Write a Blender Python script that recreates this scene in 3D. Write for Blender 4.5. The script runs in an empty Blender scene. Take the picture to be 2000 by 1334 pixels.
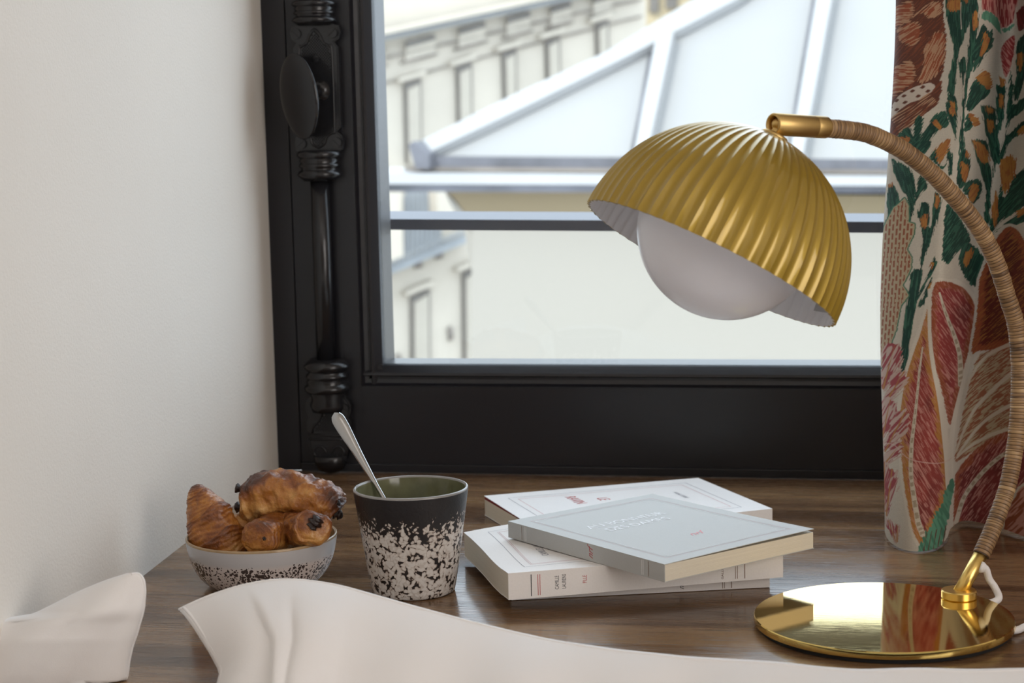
import bpy, bmesh, math, random
import numpy as np
from mathutils import Vector, Matrix, noise as mnoise

random.seed(4)
rng = np.random.RandomState(4)
D2R = math.radians
scn = bpy.context.scene
COL = scn.collection

# ------------------------------------------------------------------ camera
FPX, PITCH, ROLL, CAMH, YAW = 3650.0, D2R(7.354), D2R(1.28), 0.3643, D2R(10.67)


def rz(v, a):
    c, s = math.cos(a), math.sin(a)
    return np.array([c * v[0] - s * v[1], s * v[0] + c * v[1], v[2]])


_fw = np.array([0, math.cos(PITCH), -math.sin(PITCH)])
_rt = np.array([1.0, 0, 0])
_up = np.cross(_rt, _fw)
_r2 = math.cos(ROLL) * _rt - math.sin(ROLL) * _up
_u2 = math.sin(ROLL) * _rt + math.cos(ROLL) * _up
FW, RT, UP = rz(_fw, YAW), rz(_r2, YAW), rz(_u2, YAW)
CAM = np.array([0, 0, CAMH])
cam_d = bpy.data.cameras.new('camera')
cam_d.sensor_width = 36.0
cam_d.lens = 36.0 * FPX / 2000.0
cam_d.clip_start = 0.05
cam_d.clip_end = 300
cam_d.dof.use_dof = True
cam_d.dof.focus_distance = 1.38
cam_d.dof.aperture_fstop = 12.0
cam = bpy.data.objects.new('camera', cam_d)
COL.objects.link(cam)
cam.matrix_world = Matrix([[RT[0], UP[0], -FW[0], CAM[0]],
                           [RT[1], UP[1], -FW[1], CAM[1]],
                           [RT[2], UP[2], -FW[2], CAM[2]],
                           [0, 0, 0, 1]])
scn.camera = cam

# ------------------------------------------------------------------ world, sun, large lights, exposure
world = bpy.data.worlds.new('world')
scn.world = world
world.use_nodes = True
bgn = world.node_tree.nodes['Background']
bgn.inputs[0].default_value = (0.76, 0.87, 1.0, 1)
bgn.inputs[1].default_value = 3.5

sun_d = bpy.data.lights.new('sun', 'SUN')
sun_d.energy = 2.2
sun_d.angle = D2R(4)
sun_d.color = (1.0, 0.95, 0.86)
sun = bpy.data.objects.new('sun', sun_d)
COL.objects.link(sun)
sun.rotation_euler = (D2R(48), 0, D2R(-35))      # from behind our own house, onto the houses opposite


def area_light(name, loc, target, sx, sy, power, color):
    d = bpy.data.lights.new(name, 'AREA')
    d.shape = 'RECTANGLE'
    d.size, d.size_y, d.energy, d.color = sx, sy, power, color
    o = bpy.data.objects.new(name, d)
    COL.objects.link(o)
    o.location = loc
    o.rotation_euler = (Vector(target) - Vector(loc)).to_track_quat('-Z', 'Y').to_euler()
    return o


# added fill lights, out of view: right rear of the room, and overhead
area_light('fill_light_right', (1.9, -0.5, 0.75), (-0.3, 1.4, 0.1), 1.3, 1.5, 28, (1.0, 0.95, 0.91))
area_light('fill_light_top', (0.3, -0.3, 1.72), (0.1, 0.6, 0.0), 1.6, 1.6, 5, (1.0, 0.95, 0.90))

scn.view_settings.view_transform = 'Standard'
scn.view_settings.look = 'None'
scn.view_settings.exposure = 0.0
scn.view_settings.gamma = 1.0
scn.view_settings.use_curve_mapping = False
scn.cycles.use_denoising = True
scn.cycles.max_bounces = 10
scn.cycles.diffuse_bounces = 5
scn.cycles.glossy_bounces = 5
scn.cycles.transmission_bounces = 6
scn.cycles.transparent_max_bounces = 12
scn.cycles.sample_clamp_indirect = 6
scn.cycles.caustics_refractive = False


# ------------------------------------------------------------------ helpers
def ray(px, py):
    return FW + RT * (px - 1000) / FPX - UP * (py - 667) / FPX


def at_y(px, py, y):
    d = ray(px, py)
    return CAM + d * (y / d[1])


def at_z(px, py, z=0.0):
    d = ray(px, py)
    return CAM + d * ((z - CAMH) / d[2])


def at_plane(px, py, p0, n):
    d = ray(px, py)
    n = np.array(n, float)
    return CAM + d * (((np.array(p0) - CAM) @ n) / (d @ n))


def srgb(r, g, b):
    def f(c):
        c /= 255.0
        return c / 12.92 if c <= 0.04045 else ((c + 0.055) / 1.055) ** 2.4
    return (f(r), f(g), f(b), 1.0)


class NT:
    def __init__(self, name):
        self.m = bpy.data.materials.new(name)
        self.m.use_nodes = True
        self.t = self.m.node_tree
        self.b = self.t.nodes['Principled BSDF']
        self.out = self.t.nodes['Material Output']

    def n(self, kind, **kw):
        nd = self.t.nodes.new(kind)
        for k, v in kw.items():
            if k.startswith('i_'):
                key = k[2:]
                key = int(key) if key.isdigit() else key.replace('_', ' ')
                nd.inputs[key].default_value = v
            else:
                setattr(nd, k, v)
        return nd

    def l(self, a, ao, b, bi):
        self.t.links.new(a.outputs[ao], b.inputs[bi])

    def coords(self, scale=(1, 1, 1), loc=(0, 0, 0), rot=(0, 0, 0), out='Object'):
        tc = self.n('ShaderNodeTexCoord')
        mp = self.n('ShaderNodeMapping')
        mp.inputs['Scale'].default_value = scale
        mp.inputs['Location'].default_value = loc
        mp.inputs['Rotation'].default_value = rot
        self.l(tc, out, mp, 0)
        return mp

    def ramp(self, src, so, stops):
        r = self.n('ShaderNodeValToRGB')
        els = r.color_ramp.elements
        while len(els) < len(stops):
            els.new(0.5)
        for e, (p, c) in zip(els, stops):
            e.position = p
            e.color = c if len(c) == 4 else (*c, 1)
        self.l(src, so, r, 0)
        return r

    def bump(self, src, so, strength=0.3, dist=0.001, prev=None):
        bp = self.n('ShaderNodeBump')
        bp.inputs['Strength'].default_value = strength
        bp.inputs['Distance'].default_value = dist
        self.l(src, so, bp, 'Height')
        if prev:
            self.l(prev, 0, bp, 'Normal')
        self.l(bp, 0, self.b, 'Normal')
        return bp

    def set(self, **kw):
        for k, v in kw.items():
            self.b.inputs[k.replace('_', ' ')].default_value = v
        return self


def plain(name, color, rough=0.5, metal=0.0, bump=None, var=None):
    """principled with a little noise in colour and relief"""
    t = NT(name)
    t.set(Base_Color=color, Roughness=rough, Metallic=metal)
    if bump or var:
        mp = t.coords()
        nz = t.n('ShaderNodeTexNoise')
        nz.inputs['Scale'].default_value = (bump or var)[0]
        nz.inputs['Detail'].default_value = 4
        t.l(mp, 0, nz, 'Vector')
        if bump:
            t.bump(nz, 0, bump[1], bump[2])
        if var:
            a = var[1]
            lo = tuple(c * (1 - a) for c in color[:3]) + (1,)
            hi = tuple(min(1, c * (1 + a)) for c in color[:3]) + (1,)
            r = t.ramp(nz, 0, [(0.3, lo), (0.7, hi)])
            t.l(r, 0, t.b, 'Base Color')
    return t.m


def obj(name, verts, faces, mat, parent=None, smooth=False):
    me = bpy.data.meshes.new(name)
    me.from_pydata([tuple(map(float, v)) for v in verts], [], faces)
    me.validate()
    if mat:
        me.materials.append(mat)
    if smooth:
        for p in me.polygons:
            p.use_smooth = True
    o = bpy.data.objects.new(name, me)
    COL.objects.link(o)
    if parent:
        o.parent = parent
    return o


def from_bm(name, bm, mat, parent=None, smooth=False, loc=None):
    bmesh.ops.recalc_face_normals(bm, faces=bm.faces)
    me = bpy.data.meshes.new(name)
    bm.to_mesh(me)
    bm.free()
    if mat:
        me.materials.append(mat)
    if smooth:
        for p in me.polygons:
            p.use_smooth = True
    o = bpy.data.objects.new(name, me)
    COL.objects.link(o)
    if parent:
        o.parent = parent
    return o


def empty(name, loc, rot_z=0.0):
    o = bpy.data.objects.new(name, None)
    COL.objects.link(o)
    o.location = loc
    o.rotation_euler = (0, 0, rot_z)
    o.empty_display_size = 0.02
    return o


def adopt(o, parent):
    """parent keeping the coordinates as world coordinates"""
    o.parent = parent
    o.matrix_parent_inverse = Matrix.LocRotScale(parent.location, parent.rotation_euler, None).inverted()
    return o


def tag(o, label, cat, group=None):
    o['label'] = label
    o['category'] = cat
    if group:
        o['group'] = group
    return o


def structure(o):
    o['kind'] = 'structure'
    return o


def bm_box(bm, x0, x1, y0, y1, z0, z1, bevel=0.0, mat=None):
    vs = [bm.verts.new(p) for p in ((x0, y0, z0), (x1, y0, z0), (x1, y1, z0), (x0, y1, z0),
                                    (x0, y0, z1), (x1, y0, z1), (x1, y1, z1), (x0, y1, z1))]
    if mat is not None:
        for v in vs:
            v.co = mat @ v.co
    fs = [bm.faces.new([vs[i] for i in f]) for f in
          ((0, 3, 2, 1), (4, 5, 6, 7), (0, 1, 5, 4), (1, 2, 6, 5), (2, 3, 7, 6), (3, 0, 4, 7))]
    if bevel:
        es = set(e for f in fs for e in f.edges)
        bmesh.ops.bevel(bm, geom=list(es), offset=bevel, segments=2, affect='EDGES', profile=0.6)


def box(name, x0, x1, y0, y1, z0, z1, mat, parent=None, bevel=0.0):
    bm = bmesh.new()
    bm_box(bm, x0, x1, y0, y1, z0, z1, bevel)
    return from_bm(name, bm, mat, parent)


def prism(name, poly, extr, mat, parent=None):
    """polygon of 3-D points pushed along a vector"""
    n = len(poly)
    e = np.array(extr, float)
    vs = [np.array(p) for p in poly] + [np.array(p) + e for p in poly]
    fs = [tuple(range(n)), tuple(range(2 * n - 1, n - 1, -1))]
    fs += [(i, i + n, (i + 1) % n + n, (i + 1) % n) for i in range(n)]
    bm = bmesh.new()
    bv = [bm.verts.new(v) for v in vs]
    for f in fs:
        bm.faces.new([bv[i] for i in f])
    return from_bm(name, bm, mat, parent)


def lathe(name, prof, mat, parent=None, seg=64, axis=None, origin=(0, 0, 0), smooth=True, closed=False):
    """revolve (r, h) profile; axis = direction of h"""
    ax = Vector(axis or (0, 0, 1)).normalized()
    q = Vector((0, 0, 1)).rotation_difference(ax)
    org = Vector(origin)
    vs, fs = [], []
    n = len(prof)
    for k in range(seg):
        a = 2 * math.pi * k / seg
        for r, h in prof:
            vs.append(q @ Vector((max(r, 1e-5) * math.cos(a), max(r, 1e-5) * math.sin(a), h)) + org)
    for k in range(seg):
        k2 = (k + 1) % seg
        for i in range(n - 1 if not closed else n):
            j = (i + 1) % n
            fs.append((k * n + i, k2 * n + i, k2 * n + j, k * n + j))
    bm = bmesh.new()
    bv = [bm.verts.new(v) for v in vs]
    for f in fs:
        bm.faces.new([bv[i] for i in f])
    bmesh.ops.remove_doubles(bm, verts=bm.verts, dist=2e-5)
    o = from_bm(name, bm, mat, parent, True)
    if not smooth:
        o.data.set_sharp_from_angle(angle=math.radians(25))
    return o


def catmull(pts, n):
    P = [np.array(p, float) for p in pts]
    P = [2 * P[0] - P[1]] + P + [2 * P[-1] - P[-2]]
    out = []
    m = len(P) - 3
    for k in range(n):
        t = k / (n - 1) * m
        i = min(int(t), m - 1)
        u = t - i
        a, b, c, d = P[i:i + 4]
        out.append(0.5 * ((2 * b) + (-a + c) * u + (2 * a - 5 * b + 4 * c - d) * u * u + (-a + 3 * b - 3 * c + d) * u ** 3))
    return np.array(out)


def tube(name, pts, rad, mat, parent=None, seg=16, flat=1.0, smooth=True, cap=True):
    """tube along points, rad = number or function of (index, fraction)"""
    pts = np.array(pts, float)
    n = len(pts)
    tan = np.gradient(pts, axis=0)
    tan /= np.linalg.norm(tan, axis=1)[:, None]
    ref = np.array([0.3, 0.2, 0.93])
    u = np.cross(tan[0], ref)
    u /= np.linalg.norm(u)
    vs = []
    for i in range(n):
        u = u - tan[i] * (u @ tan[i])
        u /= np.linalg.norm(u)
        v = np.cross(tan[i], u)
        r = rad(i, i / (n - 1)) if callable(rad) else rad
        for k in range(seg):
            a = 2 * math.pi * k / seg
            vs.append(pts[i] + r * (math.cos(a) * u + flat * math.sin(a) * v))
    fs = []
    for i in range(n - 1):
        for k in range(seg):
            k2 = (k + 1) % seg
            fs.append((i * seg + k, i * seg + k2, (i + 1) * seg + k2, (i + 1) * seg + k))
    if cap:
        fs.append(tuple(range(seg))[::-1])
        fs.append(tuple((n - 1) * seg + k for k in range(seg)))
    return obj(name, vs, fs, mat, parent, smooth)


def grid_obj(name, P, mat, parent=None, smooth=True, closed_u=False):
    """P: array (rows, cols, 3)"""
    r, c, _ = P.shape
    fs = []
    for i in range(r - 1):
        for j in range(c - 1 if not closed_u else c):
            j2 = (j + 1) % c
            fs.append((i * c + j, i * c + j2, (i + 1) * c + j2, (i + 1) * c + j))
    return obj(name, P.reshape(-1, 3), fs, mat, parent, smooth)


def text_obj(name, body, size, origin, xdir, ydir, mat, parent=None, sx=1.0, shear=0.0, align='LEFT', lines=1.0, bold=0.0, warp=None):
    cu = bpy.data.curves.new(name, 'FONT')
    cu.body = body
    cu.size = 1.0
    cu.align_x = align
    cu.shear = shear
    cu.space_line = lines
    cu.offset = bold
    cu.resolution_u = 3
    tmp = bpy.data.objects.new(name + '_curve', cu)
    COL.objects.link(tmp)
    dg = bpy.context.evaluated_depsgraph_get()
    me = bpy.data.meshes.new_from_object(tmp.evaluated_get(dg))
    bpy.data.objects.remove(tmp)
    x = Vector(xdir).normalized()
    y = Vector(ydir).normalized()
    z = x.cross(y)
    k = size
    M = Matrix(((x.x * sx * k, y.x * k, z.x, origin[0]), (x.y * sx * k, y.y * k, z.y, origin[1]),
                (x.z * sx * k, y.z * k, z.z, origin[2]), (0, 0, 0, 1)))
    me.transform(M)
    if warp:
        for v in me.vertices:
            v.co.z += warp(v.co)
    me.materials.clear()
    me.materials.append(mat)
    o = bpy.data.objects.new(name, me)
    COL.objects.link(o)
    if parent:
        o.parent = parent
    return o


def quad_strip(bm, a, b, w, nrm):
    """thin flat printed line from a to b lying on a surface with normal nrm"""
    a, b, nrm = Vector(a), Vector(b), Vector(nrm)
    s = (b - a).cross(nrm).normalized() * w / 2
    vs = [bm.verts.new(p) for p in (a - s, b - s, b + s, a + s)]
    bm.faces.new(vs)


# ------------------------------------------------------------------ materials
def wall_mat():
    t = NT('plaster_paint')
    t.set(Roughness=0.75)
    mp = t.coords()
    n1 = t.n('ShaderNodeTexNoise', i_Scale=2.5, i_Detail=3.0)
    t.l(mp, 0, n1, 'Vector')
    r = t.ramp(n1, 0, [(0.3, (0.70, 0.655, 0.60, 1)), (0.7, (0.735, 0.69, 0.63, 1))])
    t.l(r, 0, t.b, 'Base Color')
    n2 = t.n('ShaderNodeTexNoise', i_Scale=420.0, i_Detail=3.0)
    t.l(mp, 0, n2, 'Vector')
    b1 = t.bump(n2, 0, 0.5, 0.0006)
    n3 = t.n('ShaderNodeTexNoise', i_Scale=9.0, i_Detail=2.0)
    t.l(mp, 0, n3, 'Vector')
    t.bump(n3, 0, 0.25, 0.004, b1)
    return t.m


def wood_mat():
    t = NT('walnut_wood')
    mp = t.coords(scale=(1, 1, 1))
    big = t.n('ShaderNodeMapping')
    big.inputs['Scale'].default_value = (2.0, 17, 8)
    t.l(mp, 0, big, 0)
    n1 = t.n('ShaderNodeTexNoise', i_Scale=1.0, i_Detail=5.0, i_Roughness=0.6, i_Distortion=0.7)
    t.l(big, 0, n1, 'Vector')
    r = t.ramp(n1, 0, [(0.28, (0.055, 0.026, 0.013, 1)), (0.45, (0.125, 0.066, 0.032, 1)),
                       (0.56, (0.21, 0.12, 0.060, 1)), (0.70, (0.33, 0.205, 0.105, 1))])
    fine = t.n('ShaderNodeMapping')
    fine.inputs['Scale'].default_value = (26, 900, 100)
    t.l(mp, 0, fine, 0)
    n2 = t.n('ShaderNodeTexNoise', i_Scale=1.0, i_Detail=3.0, i_Roughness=0.6)
    t.l(fine, 0, n2, 'Vector')
    r2 = t.ramp(n2, 0, [(0.37, (0.22, 0.20, 0.18, 1)), (0.45, (1, 1, 1, 1)), (0.7, (1.12, 1.12, 1.12, 1))])
    mx = t.n('ShaderNodeMix', data_type='RGBA', blend_type='MULTIPLY')
    mx.inputs[0].default_value = 0.9
    t.l(r, 0, mx, 6)
    t.l(r2, 0, mx, 7)
    t.l(mx, 2, t.b, 'Base Color')
    rr = t.ramp(n2, 0, [(0.36, (0.36, 0.36, 0.36, 1)), (0.5, (0.15, 0.15, 0.15, 1))])
    t.l(rr, 0, t.b, 'Roughness')
    t.set(**{'IOR': 1.5})
    t.bump(r2, 0, 0.12, 0.0002)
    return t.m


def paint_black():
    t = NT('black_satin_paint')
    t.set(Base_Color=(0.0098, 0.0098, 0.0135, 1), Roughness=0.34)
    mp = t.coords(scale=(60, 60, 160))
    n1 = t.n('ShaderNodeTexNoise', i_Scale=1.0, i_Detail=4.0)
    t.l(mp, 0, n1, 'Vector')
    t.bump(n1, 0, 0.3, 0.0008)
    return t.m


M = {}
M['wall'] = wall_mat()
M['wood'] = wood_mat()
M['black'] = paint_black()
M['iron'] = plain('black_cast_iron', (0.0115, 0.0115, 0.0135, 1), 0.22, 0.0, bump=(240, 0.2, 0.0004))
M['knob'] = plain('glossy_black_enamel', (0.008, 0.008, 0.010, 1), 0.04)
M['ceiling'] = plain('ceiling_paint', (0.80, 0.78, 0.74, 1), 0.8, var=(3, 0.03))
M['floor'] = plain('oak_floor', (0.35, 0.22, 0.13, 1), 0.4, var=(6, 0.2))
M['zinc'] = plain('zinc_sheet', (0.29, 0.284, 0.276, 1), 0.62, 0.0, var=(0.9, 0.05))
M['zinc_light'] = plain('zinc_batten', (0.34, 0.335, 0.33, 1), 0.6, 0.0, var=(2, 0.05))
M['zinc_dark'] = plain('dark_zinc_and_shade', (0.11, 0.11, 0.125, 1), 0.6, 0.0, var=(3.5, 0.45))  # dark zinc, also used to paint the shade at soffit and battens
M['stone'] = plain('pale_limestone', (0.51, 0.455, 0.38, 1), 0.85, var=(1.3, 0.06))
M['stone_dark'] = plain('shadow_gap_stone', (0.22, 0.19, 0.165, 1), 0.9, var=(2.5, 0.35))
M['render'] = plain('cream_render', (0.275, 0.25, 0.212, 1), 0.85, var=(0.5, 0.02))
M['ochre'] = plain('ochre_band_render', (0.22, 0.165, 0.092, 1), 0.85, var=(1.5, 0.05))
M['farwin'] = plain('far_window_reveal', (0.13, 0.115, 0.10, 1), 0.4, var=(3, 0.2))
M['blind'] = plain('far_window_blind', (0.42, 0.375, 0.31, 1), 0.7, var=(3, 0.03))
M['railgrey'] = plain('grey_balcony_paint', (0.26, 0.275, 0.29, 1), 0.5, var=(3, 0.1))
M['rail'] = plain('slate_blue_paint', (0.050, 0.056, 0.085, 1), 0.45, 0.0, bump=(90, 0.2, 0.0008))
M['tan'] = plain('tan_brick', (0.42, 0.34, 0.22, 1), 0.9, var=(3, 0.2))


def sheet_mat():
    t = NT('white_cotton')
    t.set(Base_Color=(0.84, 0.82, 0.815, 1), Roughness=0.85)
    t.b.inputs['Sheen Weight'].default_value = 0.15
    mp = t.coords()
    w = t.n('ShaderNodeTexNoise', i_Scale=1500.0, i_Detail=2.0)
    t.l(mp, 0, w, 'Vector')
    b1 = t.bump(w, 0, 0.25, 0.0003)
    n3 = t.n('ShaderNodeTexNoise', i_Scale=14.0, i_Detail=3.0)
    t.l(mp, 0, n3, 'Vector')
    t.bump(n3, 0, 0.2, 0.006, b1)
    return t.m


M['cotton'] = sheet_mat()


def glass_mat():
    t = NT('window_glass')
    nt = t.t
    nt.nodes.remove(t.b)
    tr = t.n('ShaderNodeBsdfTransparent')
    tr.inputs[0].default_value = (0.97, 0.985, 0.98, 1)
    gl = t.n('ShaderNodeBsdfGlossy')
    gl.inputs['Roughness'].default_value = 0.0
    fr = t.n('ShaderNodeFresnel', i_IOR=1.45)
    ge = t.n('ShaderNodeNewGeometry')            # the far face of the pane is met from inside
    mr = t.n('ShaderNodeMapRange')
    mr.inputs['To Min'].default_value = 1.45
    mr.inputs['To Max'].default_value = 1 / 1.45
    t.l(ge, 'Backfacing', mr, 0)
    t.l(mr, 0, fr, 'IOR')
    mx = t.n('ShaderNodeMixShader')
    t.l(fr, 0, mx, 0)
    t.l(tr, 0, mx, 1)
    t.l(gl, 0, mx, 2)
    t.l(mx, 0, t.out, 0)
    return t.m


M['glass'] = glass_mat()


def brass_mat(name, col, rough, scratch=0.0, aniso=0.0):
    t = NT(name)
    t.set(Base_Color=col, Metallic=1.0, Roughness=rough)
    if scratch:
        mp = t.coords(scale=(40, 900, 40), rot=(0, 0, 0.5))
        n1 = t.n('ShaderNodeTexNoise', i_Scale=1.0, i_Detail=5.0)
        t.l(mp, 0, n1, 'Vector')
        r = t.ramp(n1, 0, [(0.45, (rough * 0.8,) * 3 + (1,)), (0.75, (rough * 1.0 + scratch,) * 3 + (1,))])
        t.l(r, 0, t.b, 'Roughness')
        t.bump(n1, 0, 0.06, 0.0002)
    return t.m


M['brass'] = brass_mat('polished_brass', (0.80, 0.60, 0.20, 1), 0.035, 0.04)
M['brass_satin'] = brass_mat('satin_brass', (0.80, 0.56, 0.18, 1), 0.30)
M['brass_dull'] = brass_mat('brushed_brass_joint', (0.62, 0.43, 0.17, 1), 0.42)
t = NT('gold_lacquer')
t.set(Base_Color=(0.36, 0.235, 0.024, 1), Metallic=0.45, Roughness=0.36)
t.b.inputs['Coat Weight'].default_value = 0.6
t.b.inputs['Coat Roughness'].default_value = 0.07
M['gold'] = t.m
M['white_in'] = plain('white_enamel_inside', (0.78, 0.78, 0.82, 1), 0.5)
t = NT('opal_glass')
t.set(Base_Color=(0.70, 0.70, 0.75, 1), Roughness=0.32)
t.b.inputs['Subsurface Weight'].default_value = 0.15
t.b.inputs['Subsurface Radius'].default_value = (0.02, 0.02, 0.02)
M['opal'] = t.m
M['cord'] = plain('white_textile_cord', (0.80, 0.77, 0.76, 1), 0.7, bump=(900, 0.6, 0.0006))
M['rubber'] = plain('black_felt', (0.012, 0.012, 0.013, 1), 0.8)
M['sticker'] = plain('silver_sticker', (0.42, 0.42, 0.43, 1), 0.4)
M['ink'] = plain('black_ink', (0.03, 0.03, 0.035, 1), 0.6)
M['ink_grey'] = plain('grey_ink', (0.26, 0.26, 0.30, 1), 0.6)
M['ink_red'] = plain('red_ink', (0.50, 0.045, 0.05, 1), 0.6)
M['ink_pale_red'] = plain('pale_red_ink', (0.62, 0.36, 0.37, 1), 0.6)
M['ink_pink'] = plain('pink_foil_ink', (0.80, 0.22, 0.25, 1), 0.5)
M['ink_white'] = plain('white_foil_ink', (0.92, 0.93, 0.95, 1), 0.35)
M['ink_brown'] = plain('brown_ink', (0.22, 0.13, 0.09, 1), 0.6)
M['dark_red'] = plain('dark_red_endpaper', (0.20, 0.008, 0.010, 1), 0.7)
M['steel'] = brass_mat('brushed_steel', (0.44, 0.44, 0.44, 1), 0.12)


def paper_mat(name, color, line=0.0, alongz=2600.0):
    t = NT(name)
    t.set(Base_Color=color, Roughness=0.5)
    if line:
        mp = t.coords(scale=(6, 6, alongz))
        n1 = t.n('ShaderNodeTexNoise', i_Scale=1.0, i_Detail=2.0)
        t.l(mp, 0, n1, 'Vector')
        lo = tuple(c * (1 - line) for c in color[:3]) + (1,)
        r = t.ramp(n1, 0, [(0.35, lo), (0.6, color)])
        t.l(r, 0, t.b, 'Base Color')
        t.bump(n1, 0, 0.5, 0.0004)
    else:
        mp = t.coords()
        n1 = t.n('ShaderNodeTexNoise', i_Scale=700.0, i_Detail=3.0)
        t.l(mp, 0, n1, 'Vector')
        lo = tuple(c * 0.96 for c in color[:3]) + (1,)
        r = t.ramp(n1, 0, [(0.3, lo), (0.7, color)])
        t.l(r, 0, t.b, 'Base Color')
        t.bump(n1, 0, 0.15, 0.0003)
    return t.m


M['cover_cream'] = paper_mat('cream_cover_card', (0.86, 0.82, 0.79, 1))
M['cover_white'] = paper_mat('white_cover_card', (0.88, 0.87, 0.87, 1))
M['cover_grey'] = paper_mat('pale_grey_cover_card', (0.50, 0.505, 0.49, 1))
M['pages'] = paper_mat('page_edges', (0.78, 0.72, 0.60, 1), 0.10)


def mug_mat():
    t = NT('reactive_glaze_mug')
    t.set(Roughness=0.28)
    mp = t.coords()
    nd = t.n('ShaderNodeTexNoise', i_Scale=110.0, i_Detail=2.0)
    t.l(mp, 0, nd, 'Vector')
    add = t.n('ShaderNodeMix', data_type='RGBA', blend_type='LINEAR_LIGHT')
    add.inputs[0].default_value = 0.0045
    t.l(mp, 0, add, 6)
    t.l(nd, 1, add, 7)
    vo = t.n('ShaderNodeTexVoronoi', i_Scale=350.0, feature='SMOOTH_F1')
    vo.inputs['Smoothness'].default_value = 0.25
    t.l(add, 2, vo, 'Vector')
    n2 = t.n('ShaderNodeTexNoise', i_Scale=150.0, i_Detail=3.0)
    t.l(mp, 0, n2, 'Vector')
    # height: dark towards the rim
    sep = t.n('ShaderNodeSeparateXYZ')
    t.l(mp, 0, sep, 0)
    mr = t.n('ShaderNodeMapRange')
    mr.inputs['From Min'].default_value = 0.040
    mr.inputs['From Max'].default_value = 0.068
    mr.inputs['To Min'].default_value = 0.0
    mr.inputs['To Max'].default_value = 0.62
    t.l(sep, 2, mr, 0)
    pw = t.n('ShaderNodeMath', operation='POWER')
    pw.inputs[1].default_value = 2.0
    t.l(mr, 0, pw, 0)
    m1 = t.n('ShaderNodeMath', operation='MULTIPLY_ADD')     # voronoi distance * .8 + noise
    m1.inputs[1].default_value = 0.75
    t.l(vo, 'Distance', m1, 0)
    m2 = t.n('ShaderNodeMath', operation='MULTIPLY_ADD')
    m2.inputs[1].default_value = 0.9
    m2.inputs[2].default_value = -0.46
    t.l(n2, 0, m2, 0)
    t.l(m2, 0, m1, 2)
    m3 = t.n('ShaderNodeMath', operation='MULTIPLY_ADD')
    m3.inputs[1].default_value = 1.6
    t.l(pw, 0, m3, 0)
    t.l(m1, 0, m3, 2)
    r = t.ramp(m3, 0, [(0.26, (0.66, 0.62, 0.58, 1)), (0.455, (0.50, 0.44, 0.39, 1)), (0.51, (0.09, 0.06, 0.045, 1)),
                       (0.58, (0.014, 0.012, 0.013, 1))])
    t.l(r, 0, t.b, 'Base Color')
    rr = t.ramp(m3, 0, [(0.35, (0.24, 0.24, 0.24, 1)), (0.5, (0.42, 0.42, 0.42, 1))])
    t.l(rr, 0, t.b, 'Roughness')
    inv = t.n('ShaderNodeMath', operation='SUBTRACT')
    inv.inputs[0].default_value = 1.0
    t.l(m3, 0, inv, 1)
    t.bump(inv, 0, 0.25, 0.0006)
    return t.m


def bowl_mat():
    t = NT('speckled_glaze_bowl')
    t.set(Roughness=0.12)
    mp = t.coords()
    nd = t.n('ShaderNodeTexNoise', i_Scale=160.0, i_Detail=2.0)
    t.l(mp, 0, nd, 'Vector')
    add = t.n('ShaderNodeMix', data_type='RGBA', blend_type='LINEAR_LIGHT')
    add.inputs[0].default_value = 0.0014
    t.l(mp, 0, add, 6)
    t.l(nd, 1, add, 7)
    v1 = t.n('ShaderNodeTexVoronoi', i_Scale=290.0)
    t.l(add, 2, v1, 'Vector')
    v2 = t.n('ShaderNodeTexVoronoi', i_Scale=520.0)
    t.l(add, 2, v2, 'Vector')
    n2 = t.n('ShaderNodeTexNoise', i_Scale=45.0, i_Detail=2.0)
    t.l(mp, 0, n2, 'Vector')
    mn = t.n('ShaderNodeMath', operation='MINIMUM')
    t.l(v1, 'Distance', mn, 0)
    t.l(v2, 'Distance', mn, 1)
    m2 = t.n('ShaderNodeMath', operation='MULTIPLY_ADD')
    m2.inputs[1].default_value = -0.75
    t.l(n2, 0, m2, 0)
    t.l(mn, 0, m2, 2)
    sep = t.n('ShaderNodeSeparateXYZ')
    t.l(mp, 0, sep, 0)
    mr = t.n('ShaderNodeMapRange')
    mr.inputs['From Min'].default_value = 0.0235
    mr.inputs['From Max'].default_value = 0.0285
    mr.inputs['To Min'].default_value = 0.0
    mr.inputs['To Max'].default_value = 0.5
    t.l(sep, 2, mr, 0)
    ad = t.n('ShaderNodeMath', operation='ADD')
    t.l(m2, 0, ad, 0)
    t.l(mr, 0, ad, 1)
    sp = t.ramp(ad, 0, [(0.0, (1, 1, 1, 1)), (0.03, (0, 0, 0, 1))])
    # remap: ad negative where speckled
    ad2 = t.n('ShaderNodeMath', operation='ADD')
    ad2.inputs[1].default_value = 0.02
    t.l(ad, 0, ad2, 0)
    t.l(ad2, 0, sp, 0)
    base = t.ramp(mr, 0, [(0.0, (0.60, 0.53, 0.50, 1)), (0.35, (0.50, 0.485, 0.49, 1))])
    mx = t.n('ShaderNodeMix', data_type='RGBA')
    t.l(sp, 0, mx, 0)
    t.l(base, 0, mx, 6)
    mx.inputs[7].default_value = (0.055, 0.04, 0.038, 1)
    t.l(mx, 2, t.b, 'Base Color')
    return t.m


M['mug'] = mug_mat()
M['bowl'] = bowl_mat()
M['mug_in'] = plain('olive_green_glaze', (0.15, 0.15, 0.085, 1), 0.10, var=(60, 0.18))
M['mug_rim'] = plain('grey_glaze_rim', (0.28, 0.27, 0.26, 1), 0.15)
M['bowl_in'] = plain('tan_glaze_inside', (0.38, 0.26, 0.14, 1), 0.15, var=(60, 0.15))


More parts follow.
